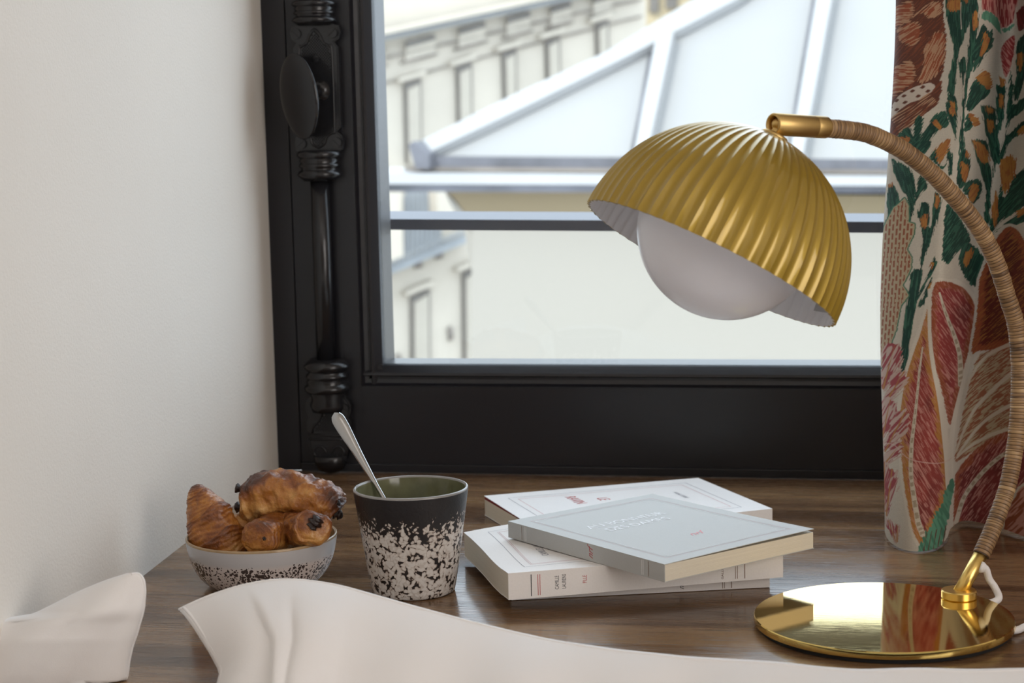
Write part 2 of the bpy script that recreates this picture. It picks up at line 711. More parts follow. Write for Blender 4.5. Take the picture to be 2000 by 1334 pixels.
def pastry_mat(name='baked_pastry', pale=0.0):
    t = NT(name)
    t.set(Roughness=0.38)
    t.b.inputs['Subsurface Weight'].default_value = 0.06
    t.b.inputs['Subsurface Radius'].default_value = (0.006, 0.003, 0.001)
    at = t.n('ShaderNodeAttribute', attribute_name='bake')
    mp = t.coords()
    n1 = t.n('ShaderNodeTexNoise', i_Scale=130.0, i_Detail=5.0, i_Roughness=0.65)
    t.l(mp, 0, n1, 'Vector')
    ma = t.n('ShaderNodeMath', operation='MULTIPLY_ADD')
    ma.inputs[1].default_value = 0.75
    t.l(n1, 0, ma, 0)
    t.l(at, 'Fac', ma, 2)
    sb = t.n('ShaderNodeMath', operation='SUBTRACT')
    sb.inputs[1].default_value = 0.25
    t.l(ma, 0, sb, 0)
    r = t.ramp(sb, 0, [(0.0, (0.70, 0.45, 0.20, 1)), (0.22, (0.56, 0.28, 0.08, 1)), (0.45, (0.38, 0.145, 0.03, 1)),
                       (0.7, (0.20, 0.062, 0.016, 1)), (1.0, (0.075, 0.026, 0.013, 1))])
    t.l(r, 0, t.b, 'Base Color')
    rr = t.ramp(n1, 0, [(0.35, (0.22, 0.22, 0.22, 1)), (0.7, (0.5, 0.5, 0.5, 1))])
    t.l(rr, 0, t.b, 'Roughness')
    n2 = t.n('ShaderNodeTexNoise', i_Scale=420.0, i_Detail=4.0)
    t.l(mp, 0, n2, 'Vector')
    t.bump(n2, 0, 0.7, 0.0012)
    return t.m


M['pastry'] = pastry_mat()
M['choc'] = plain('dark_chocolate', (0.022, 0.011, 0.009, 1), 0.35, bump=(500, 0.8, 0.001))


def rattan_mat():
    t = NT('rattan_wrap')
    t.set(Roughness=0.5)
    at = t.n('ShaderNodeAttribute', attribute_name='strand')
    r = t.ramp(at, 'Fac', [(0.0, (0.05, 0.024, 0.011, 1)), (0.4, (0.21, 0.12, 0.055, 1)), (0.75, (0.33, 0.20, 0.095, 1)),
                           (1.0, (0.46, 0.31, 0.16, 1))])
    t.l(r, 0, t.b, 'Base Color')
    return t.m


M['rattan'] = rattan_mat()


def curtain_mat():
    t = NT('printed_linen')
    t.set(Roughness=0.85)
    at = t.n('ShaderNodeAttribute', attribute_name='print')
    uv = t.n('ShaderNodeUVMap')
    mp = t.n('ShaderNodeMapping')
    mp.inputs['Scale'].default_value = (1.0, 1.0, 1.0)
    t.l(uv, 0, mp, 0)
    w1 = t.n('ShaderNodeTexWave', i_Scale=420.0, bands_direction='X')
    w2 = t.n('ShaderNodeTexWave', i_Scale=420.0, bands_direction='Y')
    w1.inputs['Distortion'].default_value = 0.8
    w2.inputs['Distortion'].default_value = 0.8
    t.l(mp, 0, w1, 'Vector')
    t.l(mp, 0, w2, 'Vector')
    ad = t.n('ShaderNodeMath', operation='MULTIPLY')
    t.l(w1, 1, ad, 0)
    t.l(w2, 1, ad, 1)
    r = t.ramp(ad, 0, [(0.0, (0.84, 0.84, 0.84, 1)), (0.5, (1.08, 1.08, 1.08, 1))])
    mx = t.n('ShaderNodeMix', data_type='RGBA', blend_type='MULTIPLY')
    mx.inputs[0].default_value = 1.0
    t.l(at, 'Color', mx, 6)
    t.l(r, 0, mx, 7)
    t.l(mx, 2, t.b, 'Base Color')
    t.bump(ad, 0, 0.5, 0.0005)
    # thin cloth: a little light comes through
    tl = t.n('ShaderNodeBsdfTranslucent')
    t.l(mx, 2, tl, 0)
    ms = t.n('ShaderNodeMixShader')
    ms.inputs[0].default_value = 0.10
    t.l(t.b, 0, ms, 1)
    t.l(tl, 0, ms, 2)
    t.l(ms, 0, t.out, 0)
    return t.m


M['curtain'] = curtain_mat()

# ------------------------------------------------------------------ room shell
YW = 1.7746            # inner face of the window frame
WX = -0.5822           # corner of left wall and window wall
K = 0.0542             # left wall drifts inwards towards the room


def wall_x(y):
    return WX + (YW - y) * K


FLOOR_Z, CEIL_Z = -0.74, 1.85
BACK_Y, RIGHT_X = -2.4, 2.3
structure(prism('wall_left', [(WX - 0.0006, YW + 0.12, FLOOR_Z), (wall_x(BACK_Y), BACK_Y, FLOOR_Z),
                              (wall_x(BACK_Y), BACK_Y, CEIL_Z), (WX - 0.0006, YW + 0.12, CEIL_Z)], (-0.12, 0, 0), M['wall']))
structure(box('floor', -0.75, RIGHT_X + 0.1, BACK_Y - 0.1, YW + 0.14, FLOOR_Z - 0.1, FLOOR_Z, M['floor']))
structure(box('ceiling', -0.75, RIGHT_X + 0.1, BACK_Y - 0.1, YW + 0.14, CEIL_Z, CEIL_Z + 0.1, M['ceiling']))
structure(box('wall_back', -0.7, RIGHT_X + 0.1, BACK_Y - 0.1, BACK_Y, FLOOR_Z, CEIL_Z, M['wall']))
structure(box('wall_right', RIGHT_X, RIGHT_X + 0.1, BACK_Y, YW + 0.12, FLOOR_Z, CEIL_Z, M['wall']))
WIN_R, WIN_T = 0.56, 1.42
bm = bmesh.new()
bm_box(bm, WX - 0.002, RIGHT_X, YW + 0.004, YW + 0.12, WIN_T, CEIL_Z)
bm_box(bm, WIN_R, RIGHT_X, YW + 0.004, YW + 0.12, FLOOR_Z, WIN_T)
bm_box(bm, WX - 0.002, WIN_R, YW + 0.004, YW + 0.12, FLOOR_Z, -0.032)
structure(from_bm('wall_window', bm, M['wall']))
# rounded bead of plaster where the wall meets the frame
tube_pts = [(WX + 0.0002, YW - 0.001, z) for z in np.linspace(0.0005, WIN_T, 24)]
structure(tube('trim_1', tube_pts, lambda i, f: 0.0021 + 0.0003 * math.sin(i * 2.3), M['wall'], seg=12))

# ------------------------------------------------------------------ window
win = structure(empty('window_1', (0, YW, 0)))


def wpart(name, *a, parent=win, **k):
    o = box(name, *a, **k)
    return adopt(o, parent)


FXL = WX + 0.0007
gl_l, gl_r, gl_b, gl_t = -0.4672, 0.43, 0.1065, 1.30
# fixed outer frame: two jambs, sill rail and head
for nm, a in (('jamb', (FXL, -0.5527, YW, YW + 0.07, 0.0005, WIN_T)),
              ('jamb', (0.518, WIN_R - 0.001, YW, YW + 0.07, 0.0005, WIN_T)),
              ('frame_head', (-0.5525, 0.5178, YW, YW + 0.07, 1.389, WIN_T)),
              ('frame_sill', (-0.5525, 0.5178, YW + 0.0015, YW + 0.07, 0.0005, 0.0045))):
    wpart(nm, *a, M['black'], bevel=0.0012)


def moulded_bar(name, x0, x1, z0, z1, side):
    """sash member with its moulded inner edge; side = which edge faces the glass"""
    prof = [(0.0, 0.0), (0.0, 0.0028), (0.0022, 0.0062), (0.006, 0.0078), (0.0085, 0.0078), (0.0100, 0.0042),
            (0.0125, 0.0050), (0.0165, 0.0095), (0.0190, 0.0125), (0.0200, 0.0160)]
    # profile (distance towards the glass, depth behind the face); the frame behind the glass goes on as a rebate
    bm = bmesh.new()
    bmesh.ops.recalc_face_normals
    deep = 0.057
    if side == 'R':
        pts = [(x0, YW)] + [(x1 + a - 0.020, YW + b) for a, b in prof] + [(x1, YW + deep), (x0, YW + deep)]
        lo = [bm.verts.new((x, y, z0)) for x, y in pts]
        hi = [bm.verts.new((x, y, z1)) for x, y in pts]
    elif side == 'L':
        pts = [(x1, YW)] + [(x0 - a + 0.020, YW + b) for a, b in prof] + [(x0, YW + deep), (x1, YW + deep)]
        lo = [bm.verts.new((x, y, z0)) for x, y in pts]
        hi = [bm.verts.new((x, y, z1)) for x, y in pts]
    elif side == 'T':
        pts = [(z0, YW)] + [(z1 + a - 0.020, YW + b) for a, b in prof] + [(z1, YW + deep), (z0, YW + deep)]
        lo = [bm.verts.new((x0, y, z)) for z, y in pts]
        hi = [bm.verts.new((x1, y, z)) for z, y in pts]
    else:
        pts = [(z1, YW)] + [(z0 - a + 0.020, YW + b) for a, b in prof] + [(z0, YW + deep), (z1, YW + deep)]
        lo = [bm.verts.new((x0, y, z)) for z, y in pts]
        hi = [bm.verts.new((x1, y, z)) for z, y in pts]
    n = len(pts)
    bm.faces.new(lo)
    bm.faces.new(hi[::-1])
    for i in range(n):
        bm.faces.new((lo[i], lo[(i + 1) % n], hi[(i + 1) % n], hi[i]))
    return adopt(from_bm(name, bm, M['black']), win)


moulded_bar('stile', -0.5515, gl_l, 0.005, 1.388, 'R')
moulded_bar('stile', gl_r, 0.517, 0.005, 1.388, 'L')
# the rails run between the stiles; their moulding is mitred into the corner
moulded_bar('bottom_rail', gl_l - 0.0203, gl_r + 0.0203, 0.0052, gl_b, 'T')
moulded_bar('top_rail', gl_l - 0.0203, gl_r + 0.0203, gl_t, 1.3878, 'B')
wpart('corner_block', -0.4868, gl_l, YW + 0.0079, YW + 0.05, 0.0872, gl_b, M['black'])
wpart('weather_strip', -0.5515, 0.515, YW - 0.004, YW + 0.0005, 0.0007, 0.0085, M['black'], bevel=0.0008)
pane = wpart('glass_pane', gl_l, gl_r, YW + 0.0165, YW + 0.0205, gl_b, gl_t, M['glass'])

# ------------------------------------------------------------------ espagnolette bolt
RX, RY = -0.5198, YW - 0.0105
esp = empty('window_bolt', (RX, RY, 0.02))
tag(esp, 'black cast iron espagnolette bolt with oval turning knob on the window stile beside the wall', 'window bolt')
adopt(tube('bolt_rod', [(RX, RY, z) for z in (0.110, 0.2, 0.305)], 0.0092, M['iron'], seg=32), esp)
adopt(tube('bolt_rod', [(RX, RY, z) for z in (0.455, 0.8, 1.30)], 0.0092, M['iron'], seg=32), esp)


def collar(z0, z1, r0, flip=False):
    h = z1 - z0
    pr = [(0.0095, 0), (0.70 * r0, 0.0), (0.86 * r0, 0.10 * h), (1.0 * r0, 0.20 * h), (0.93 * r0, 0.30 * h), (0.83 * r0, 0.36 * h),
          (0.80 * r0, 0.41 * h), (0.90 * r0, 0.46 * h), (0.92 * r0, 0.52 * h), (0.88 * r0, 0.57 * h), (0.82 * r0, 0.60 * h), (0.90 * r0, 0.66 * h),
          (0.84 * r0, 0.72 * h), (0.90 * r0, 0.76 * h), (1.0 * r0, 0.84 * h), (0.97 * r0, 0.93 * h), (0.88 * r0, h), (0.0095, h)]
    if flip:
        pr = [(r, h - q) for r, q in pr][::-1]
    return adopt(lathe('collar', pr, M['iron'], seg=40, origin=(RX, RY + 0.002, z0)), esp)


collar(0.2905, 0.3200, 0.0222)
collar(0.4400, 0.4640, 0.0222)
collar(0.0815, 0.1150, 0.0232, True)


def outline_plate(name, half, y_front, thick, mat, parent, cx):
    """symmetric plate: half = list of (half width, z) from bottom to top"""
    poly = [(cx + w, y_front, z) for w, z in half] + [(cx - w, y_front, z) for w, z in half[::-1]]
    bm = bmesh.new()
    vs = [bm.verts.new(p) for p in poly]
    f = bm.faces.new(vs)
    r = bmesh.ops.extrude_face_region(bm, geom=[f])
    bmesh.ops.translate(bm, vec=(0, thick, 0), verts=[v for v in r['geom'] if isinstance(v, bmesh.types.BMVert)])
    bmesh.ops.bevel(bm, geom=[e for e in bm.edges if all(abs(v.co.y - y_front) < 1e-6 for v in e.verts)], offset=0.0012,
                    segments=2, affect='EDGES')
    return adopt(from_bm(name, bm, mat), parent)


def screw(cx, z, yf, ang, r=0.0053):
    bm = bmesh.new()
    bmesh.ops.create_circle(bm, cap_ends=True, segments=28, radius=r)
    f = bm.faces[:]
    e = bmesh.ops.extrude_face_region(bm, geom=f)
    bmesh.ops.translate(bm, vec=(0, 0, 0.0016), verts=[v for v in e['geom'] if isinstance(v, bmesh.types.BMVert)])
    top = [ed for ed in bm.edges if all(v.co.z > 0.001 for v in ed.verts)]
    bmesh.ops.bevel(bm, geom=top, offset=0.0006, segments=2, affect='EDGES')
    # two half discs standing a little apart leave the slot
    for s in (-1, 1):
        pts = [(r * 0.86 * math.cos(a), s * (0.0006 + r * 0.80 * math.sin(a))) for a in np.linspace(0, math.pi, 12)]
        lo = [bm.verts.new((x, y, 0.0014)) for x, y in pts]
        hi = [bm.verts.new((x, y, 0.0024)) for x, y in pts]
        bm.faces.new(hi)
        for i in range(len(pts)):
            j = (i + 1) % len(pts)
            bm.faces.new((lo[i], lo[j], hi[j], hi[i]))
    Mx = Matrix.Translation((cx, yf, z)) @ Matrix.Rotation(math.pi / 2, 4, 'X') @ Matrix.Rotation(ang, 4, 'Z')
    bm.transform(Mx)
    return adopt(from_bm('screw', bm, M['iron']), esp)


PYF = YW - 0.0115
CXU = RX + 0.0005
lock = outline_plate('lock_plate', [(0.016, 0.3180), (0.0235, 0.3205), (0.0245, 0.3265), (0.0235, 0.334), (0.0185, 0.338),
                                    (0.0225, 0.342), (0.0225, 0.419), (0.0190, 0.424), (0.0235, 0.427), (0.0250, 0.433),
                                    (0.0235, 0.4395), (0.016, 0.4415)], PYF, 0.0110, M['iron'], esp, CXU)
# raised ogee frame around the chequered field
fr = []
half = [(0.0, 0.3225), (0.006, 0.3265), (0.0085, 0.333), (0.0145, 0.3375), (0.0165, 0.343), (0.0165, 0.414), (0.0140, 0.420),
        (0.0085, 0.4235), (0.0050, 0.431), (0.0, 0.4365)]
loop = [(CXU + w, PYF - 0.0004, z) for w, z in half] + [(CXU - w, PYF - 0.0004, z) for w, z in half[::-1][1:]]
loop_s = catmull(loop, 120)
adopt(tube('ogee_moulding', loop_s, 0.0012, M['iron'], seg=8), esp)
# studs of the chequered field
bm = bmesh.new()


def studs(bm, cx, yf, half, pitch, size):
    zs = [z for _, z in half]
    ws = [w for w, _ in half]
    k = 0
    z = min(zs) + pitch
    while z < max(zs) - pitch:
        w = np.interp(z, zs, ws) - 0.0018
        x0 = -math.floor(w / pitch) * pitch + (pitch / 2 if k % 2 else 0)
        x = x0
        while x <= w:
            if x >= -w:
                vs = [bm.verts.new((cx + x + dx * size, yf, z + dz * size)) for dx, dz in ((1, 0), (0, 1), (-1, 0), (0, -1))]
                tp = bm.verts.new((cx + x, yf - 0.0007, z))
                for i in range(4):
                    bm.faces.new((vs[i], vs[(i + 1) % 4], tp))
            x += pitch
        z += pitch * 0.55
        k += 1


studs(bm, CXU, PYF - 0.0001, half, 0.0026, 0.0009)
o = adopt(from_bm('chequered_field', bm, M['iron']), esp)
o['kind'] = 'stuff'
for sx, sz, an in ((-0.0185, 0.4325, -0.75), (0.0178, 0.4325, 0.75), (-0.0170, 0.3268, 0.75), (0.0185, 0.3272, -0.75)):
    screw(CXU + sx, sz, PYF - 0.0001, an)
screw(CXU + 0.001, 0.4080, PYF - 0.0001, 0.4, 0.0035)
lathe_b = lathe('knob_rosette', [(0.0, 0.0045), (0.005, 0.0045), (0.0075, 0.003), (0.0095, 0.001), (0.0105, 0.0)], M['iron'], seg=32,
                axis=(0, -1, 0), origin=(CXU + 0.003, PYF, 0.3775))
adopt(lathe_b, esp)
# the oval knob on its stem, turned towards the wall
kc = at_y(584, 188, YW - 0.036)
stem_b = np.array([CXU + 0.003, PYF, 0.3775])
adopt(tube('knob_stem', [stem_b, stem_b * 0.5 + kc * 0.5, kc], lambda i, f: 0.0042 - 0.0008 * math.sin(f * math.pi), M['iron'], seg=20), esp)
bm = bmesh.new()
bmesh.ops.create_uvsphere(bm, u_segments=48, v_segments=28, radius=1.0)
for v in bm.verts:
    v.co.x *= 0.0245
    v.co.z *= 0.0412
    v.co.y *= 0.0062
# long axis leans a little, the face turns towards the wall
bm.transform(Matrix.Translation(kc) @ Matrix.Rotation(D2R(-7), 4, 'Y') @ Matrix.Rotation(D2R(-28), 4, 'Z'))
adopt(from_bm('oval_knob', bm, M['knob'], smooth=True), esp)

# lower guide with its small plate
LCX = RX + 0.0002
outline_plate('guide_plate', [(0.009, 0.0085), (0.0165, 0.014), (0.0195, 0.024), (0.0195, 0.040), (0.0225, 0.0425), (0.0230, 0.052),
                              (0.0205, 0.056), (0.0225, 0.061), (0.0235, 0.067), (0.0215, 0.0725), (0.0180, 0.076), (0.0170, 0.083)],
              PYF, 0.0110, M['iron'], esp, LCX)
adopt(lathe('guide_neck', [(0.0, 0.0), (0.016, 0.0), (0.0185, 0.006), (0.0165, 0.013), (0.0185, 0.019), (0.0175, 0.024), (0.0, 0.024)], M['iron'],
            seg=32, origin=(LCX, RY + 0.003, 0.0620)), esp)
half2 = [(0.0165, 0.0405), (0.0160, 0.0460), (0.0085, 0.0540), (0.0050, 0.062), (0.0, 0.0665)]
loop = [(LCX - 0.0165, PYF - 0.0004, 0.0405)] + [(LCX + w, PYF - 0.0004, z) for w, z in half2] + [(LCX - w, PYF - 0.0004, z) for w, z in half2[::-1][1:]]
adopt(tube('ogee_moulding', loop[1:], 0.0011, M['iron'], seg=8), esp)
bm = bmesh.new()
studs(bm, LCX, PYF - 0.0001, half2, 0.0026, 0.0009)
o = adopt(from_bm('chequered_field', bm, M['iron']), esp)
o['kind'] = 'stuff'
for z in (0.0385, 0.0345):
    adopt(tube('guide_fillet', [(LCX - 0.021, PYF - 0.0002, z), (LCX, PYF - 0.0002, z), (LCX + 0.021, PYF - 0.0002, z)], 0.0011, M['iron'], seg=10), esp)
for sx, sz, an in ((-0.0172, 0.0655, 0.4), (0.0172, 0.0655, -0.4)):
    screw(LCX + sx, sz, PYF - 0.0001, an, 0.0048)
adopt(lathe('guide_foot', [(0.0, 0.0), (0.006, 0.0), (0.0125, 0.003), (0.0160, 0.009), (0.0175, 0.017), (0.0165, 0.0175), (0.0, 0.0175)], M['iron'],
            seg=32, origin=(LCX, RY + 0.004, 0.0005)), esp)
for s in (-1, 1):       # two scrolls on the foot
    sc = []
    for k in range(26):
        a = k / 25 * 3.6 * math.pi / 2
        r = 0.0075 * (1 - 0.026 * k)
        sc.append((LCX + s * (0.0105 - r * math.cos(a)), PYF - 0.0006, 0.0245 + r * math.sin(a) * 1.1 - 0.004))
    adopt(tube('scroll', sc, 0.0010, M['iron'], seg=8), esp)

# ------------------------------------------------------------------ table under the window
tx1 = 1.25
tab = empty('table', (0.3, 1.4, 0))
tag(tab, 'dark walnut wooden table top running along under the black window', 'table')
ty0 = 1.045
top_poly = [(wall_x(ty0) + 0.0008, ty0), (tx1, ty0), (tx1, YW + 0.0015), (wall_x(YW) + 0.0022, YW + 0.0015)]
o = prism('table_top', [(x, y, 0.0) for x, y in top_poly], (0, 0, -0.03), M['wood'])
adopt(o, tab)
for lx, ly in ((-0.45, 1.12), (1.17, 1.12), (-0.47, 1.68), (1.17, 1.68)):
    adopt(box('leg', lx - 0.03, lx + 0.03, ly - 0.03, ly + 0.03, FLOOR_Z, -0.03, M['wood'], bevel=0.003), tab)

# ------------------------------------------------------------------ books
def book(name, label, o, ang, L, W, z, T, mats, group=None, warp=None, spine_front=True, red=False, lift=0.0, t_cover=0.00045):
    """o = front-left corner, spine along ang (front side), W goes away; returns root and frame vectors"""
    root = empty(name, (o[0], o[1], z), ang)
    tag(root, label, 'book', group)
    nu, nv = 24, 20
    wz = warp or (lambda u, v: 0.0)
    u_in = 0.0010

    def slab(nm, x0, x1, y0, y1, za, zb, mat, extra=lambda u, v: 0.0, extra_lo=lambda u, v: 0.0, par=root):
        vs, fs = [], []
        for lay in (0, 1):
            for i in range(nu + 1):
                for j in range(nv + 1):
                    x = x0 + (x1 - x0) * i / nu
                    y = y0 + (y1 - y0) * j / nv
                    u, v = x / L, y / W
                    e = wz(u, v)
                    zz = (zb + extra(u, v)) if lay else (za + extra_lo(u, v))
                    vs.append((x, y, zz + e))
        S = (nu + 1) * (nv + 1)
        idx = lambda l, i, j: l * S + i * (nv + 1) + j
        for i in range(nu):
            for j in range(nv):
                fs.append((idx(1, i, j), idx(1, i + 1, j), idx(1, i + 1, j + 1), idx(1, i, j + 1)))
                fs.append((idx(0, i, j), idx(0, i, j + 1), idx(0, i + 1, j + 1), idx(0, i + 1, j)))
        for i in range(nu):
            fs.append((idx(0, i, 0), idx(0, i + 1, 0), idx(1, i + 1, 0), idx(1, i, 0)))
            fs.append((idx(0, i + 1, nv), idx(0, i, nv), idx(1, i, nv), idx(1, i + 1, nv)))
        for j in range(nv):
            fs.append((idx(0, 0, j + 1), idx(0, 0, j), idx(1, 0, j), idx(1, 0, j + 1)))
            fs.append((idx(0, nu, j), idx(0, nu, j + 1), idx(1, nu, j + 1), idx(1, nu, j)))
        ob = obj(nm, vs, fs, mat, par)
        return ob

    lf = lambda u, v: lift * (u ** 2) * v * (1 - 0.3 * v) if lift > 0 else (-lift) * (1 - u) * v
    top = (lambda u, v: lf(u, v))
    gap = max(abs(lift), 0)
    slab('page_block', u_in * 0.3, L - u_in * 0.3, t_cover, W - 0.0006, t_cover, T - t_cover, mats[1])
    slab('front_cover', 0, L, 0, W, T - t_cover, T, mats[0], extra=top, extra_lo=top)
    slab('back_cover', 0, L, 0, W, 0.0, t_cover, mats[0])
    slab('spine', 0, L, 0.0, t_cover * 0.98, t_cover, T - t_cover, mats[0])
    if red:
        slab('endpaper', 0.0004, L - 0.0004, 0.002, W - 0.0005, T - t_cover * 1.02, T - t_cover * 1.01, M['dark_red'], extra=lambda u, v: 0.9 * lf(u, v))
    return root


# shelf-mates: grey book (top), thick cream book, thin book under it, white book behind
A_T, A_Z = 0.0196, 0.0098
a_warp = lambda u, v: -0.0045 * max(0.0, 1 - u * 3.5) ** 1.5 * (1 if v > 0.15 else v / 0.15) * min(1, v * 1.5) - 0.0012 * math.sin(v * 7) * max(0, 1 - u * 2.5)
bD = book('book', 'thin cream paperback at the bottom of the pile of three, only its spine showing', (-0.2519, 1.3121), D2R(16.7), 0.1935, 0.135, 0.0004, 0.0093,
          (M['cover_cream'], M['pages']), 'paperbacks on the table')
bA = book('book', 'thick cream paperback in the middle of the pile with FILLE on its spine', (-0.2475, 1.2785), D2R(23.6), 0.2085, 0.158, A_Z, A_T,
          (M['cover_cream'], M['pages']), 'paperbacks on the table', warp=a_warp)
bG = book('book', 'pale grey paperback lying askew on top of the pile, white title lettering', (-0.2675, 1.3863), D2R(-42.6), 0.1815, 0.1475, 0.0297, 0.0128,
          (M['cover_grey'], M['pages']), 'paperbacks on the table', lift=0.0030)
bB = book('book', 'white paperback lying flat by itself behind the pile, dark red paper under its cover', (-0.2540, 1.4640), D2R(30.5), 0.2090, 0.1450, 0.0004, 0.0148,
          (M['cover_white'], M['pages']), 'paperbacks on the table', red=True, lift=-0.0028)


def lines_on(root, segs, w, mat, name, nrm=(0, 0, 1), warp=None):
    bm = bmesh.new()
    for a, b in segs:
        n = 10 if warp else 1
        for k in range(n):
            p = [a[i] + (b[i] - a[i]) * k / n for i in range(3)]
            q = [a[i] + (b[i] - a[i]) * (k + 1) / n for i in range(3)]
            if warp:
                p[2] += warp(p)
                q[2] += warp(q)
            quad_strip(bm, p, q, w, nrm)
    me = bpy.data.meshes.new(name)
    bm.to_mesh(me)
    bm.free()
    me.materials.append(mat)
    o = bpy.data.objects.new(name, me)
    COL.objects.link(o)
    o.parent = root
    return o


_lines_on = lines_on


def lines_on(root, segs, w, mat, name, nrm=(0, 0, 1), warp=None):
    if name == 'spine_line':
        for sg in segs:
            _lines_on(root, [sg], w, mat, name, nrm, warp)
    else:
        _lines_on(root, segs, w, mat, name, nrm, warp)


def rect_segs(x0, x1, y0, y1, z):
    return [((x0, y0, z), (x1, y0, z)), ((x1, y0, z), (x1, y1, z)), ((x1, y1, z), (x0, y1, z)), ((x0, y1, z), (x0, y0, z))]


E_ = 0.00012
aw = lambda p: a_warp(p[0] / 0.2085, p[1] / 0.158)
gz = 0.0128
gl_ = lambda p: 0.0030 * (p[0] / 0.1815) ** 2 * (p[1] / 0.1475) * (1 - 0.3 * p[1] / 0.1475)
bz = lambda p: 0.0028 * (1 - p[0] / 0.2090) * (p[1] / 0.1450)
# thick cream book
lines_on(bA, rect_segs(0.0165, 0.188, 0.018, 0.142, A_T + E_), 0.00035, M['ink_grey'], 'border_line', warp=aw)
lines_on(bA, rect_segs(0.0225, 0.182, 0.0245, 0.1355, A_T + E_) + rect_segs(0.0237, 0.1808, 0.0257, 0.1343, A_T + E_), 0.0003, M['ink_pale_red'],
         'border_line', warp=aw)
text_obj('title_lettering', 'CAMILLE LAURENS', 0.0075, (0.0420, 0.0460, A_T + 0.00015), (0, 1, 0), (-1, 0, 0), M['ink_grey'], bA, sx=0.74, warp=aw)
lines_on(bA, [((0.0168, -E_, 0.0015), (0.0168, -E_, 0.0175))], 0.0006, M['ink'], 'spine_line', nrm=(0, -1, 0))
lines_on(bA, [((0.0218, -E_, 0.0018), (0.0218, -E_, 0.0172)), ((0.0233, -E_, 0.0018), (0.0233, -E_, 0.0172))], 0.0004, M['ink_red'], 'spine_line',
         nrm=(0, -1, 0))
text_obj('spine_lettering', 'CAMILLE', 0.0042, (0.0372, -E_, 0.0050), (0, 0, 1), (-1, 0, 0), M['ink'], bA, sx=0.62)
text_obj('spine_lettering', 'LAURENS', 0.0042, (0.0425, -E_, 0.0050), (0, 0, 1), (-1, 0, 0), M['ink'], bA, sx=0.62)
text_obj('spine_lettering', 'FILLE', 0.0042, (0.0580, -E_, 0.0078), (0, 0, 1), (-1, 0, 0), M['ink_red'], bA, sx=0.66)
text_obj('spine_lettering', 'GALLIMARD', 0.0024, (0.1620, -E_, 0.0022), (0, 0, 1), (-1, 0, 0), M['ink_brown'], bA, sx=1.2)
lines_on(bA, [((0.1713, -E_, 0.0018), (0.1713, -E_, 0.0172)), ((0.1728, -E_, 0.0018), (0.1728, -E_, 0.0172))], 0.0004, M['ink_brown'], 'spine_line',
         nrm=(0, -1, 0))
lines_on(bA, [((0.1785, -E_, 0.0015), (0.1785, -E_, 0.0175))], 0.0006, M['ink_brown'], 'spine_line', nrm=(0, -1, 0))
# thin cream book
lines_on(bD, [((0.1578, -E_, 0.0010), (0.1578, -E_, 0.0083)), ((0.1592, -E_, 0.0010), (0.1592, -E_, 0.0083))], 0.0004, M['ink_brown'], 'spine_line',
         nrm=(0, -1, 0))
lines_on(bD, [((0.1645, -E_, 0.0010), (0.1645, -E_, 0.0083))], 0.0006, M['ink_brown'], 'spine_line', nrm=(0, -1, 0))
text_obj('publisher_mark', 'nrf', 0.0062, (0.1285, -E_, 0.0016), (0, 0, 1), (-1, 0, 0), M['ink'], bD, sx=0.85, shear=0.5)
# grey book
lines_on(bG, rect_segs(0.0150, 0.1665, 0.0150, 0.1325, gz + E_), 0.0005, M['cover_white'], 'border_line', warp=gl_)
lines_on(bG, rect_segs(0.0125, 0.1690, 0.0125, 0.1350, gz + E_), 0.00035, M['ink_pale_red'], 'border_line', warp=gl_)
text_obj('title_lettering', 'AU BONHEUR', 0.0130, (0.0640, 0.0300, gz + 0.00015), (0, 1, 0), (-1, 0, 0), M['ink_white'], bG, sx=0.92, warp=gl_)
text_obj('title_lettering', 'DES DAMES', 0.0130, (0.0800, 0.0360, gz + 0.00015), (0, 1, 0), (-1, 0, 0), M['ink_white'], bG, sx=0.92, warp=gl_)
text_obj('publisher_mark', 'nrf', 0.0120, (0.1330, 0.0700, gz + 0.00015), (0, 1, 0), (-1, 0, 0), M['ink_pink'], bG, sx=0.9, shear=0.5, warp=gl_)
lines_on(bG, [((0.0175, -E_, 0.001), (0.0175, -E_, 0.0118)), ((0.1645, -E_, 0.001), (0.1645, -E_, 0.0118))], 0.0005, M['ink_brown'], 'spine_line',
         nrm=(0, -1, 0))
lines_on(bG, [((0.0215, -E_, 0.001), (0.0215, -E_, 0.0118)), ((0.0230, -E_, 0.001), (0.0230, -E_, 0.0118)),
              ((0.1590, -E_, 0.001), (0.1590, -E_, 0.0118)), ((0.1575, -E_, 0.001), (0.1575, -E_, 0.0118))], 0.0005, M['cover_white'],
         'spine_line', nrm=(0, -1, 0))
text_obj('publisher_mark', 'nrf', 0.0090, (0.1030, -E_, 0.0018), (0, 0, 1), (-1, 0, 0), M['ink_red'], bG, sx=0.75, shear=0.5)
# white book behind
lines_on(bB, rect_segs(0.0165, 0.188, 0.016, 0.128, 0.0148 + E_), 0.0005, M['ink_grey'], 'border_line', warp=bz)
lines_on(bB, rect_segs(0.0235, 0.181, 0.0225, 0.1215, 0.0148 + E_), 0.0005, M['ink_pale_red'], 'border_line', warp=bz)
text_obj('title_lettering', 'RAVIN', 0.0145, (0.0640, 0.1140, 0.0148 + 0.00015), (0, -1, 0), (1, 0, 0), M['ink_red'], bB, sx=0.72, warp=bz)
text_obj('title_lettering', 'LE', 0.0145, (0.0880, 0.0990, 0.0148 + 0.00015), (0, -1, 0), (1, 0, 0), M['ink_red'], bB, sx=0.72, warp=bz)
text_obj('author_lettering', 'ANNE SERRE', 0.0056, (0.1600, 0.0950, 0.0148 + 0.00015), (0, -1, 0), (1, 0, 0), M['ink_grey'], bB, sx=0.85, warp=bz)

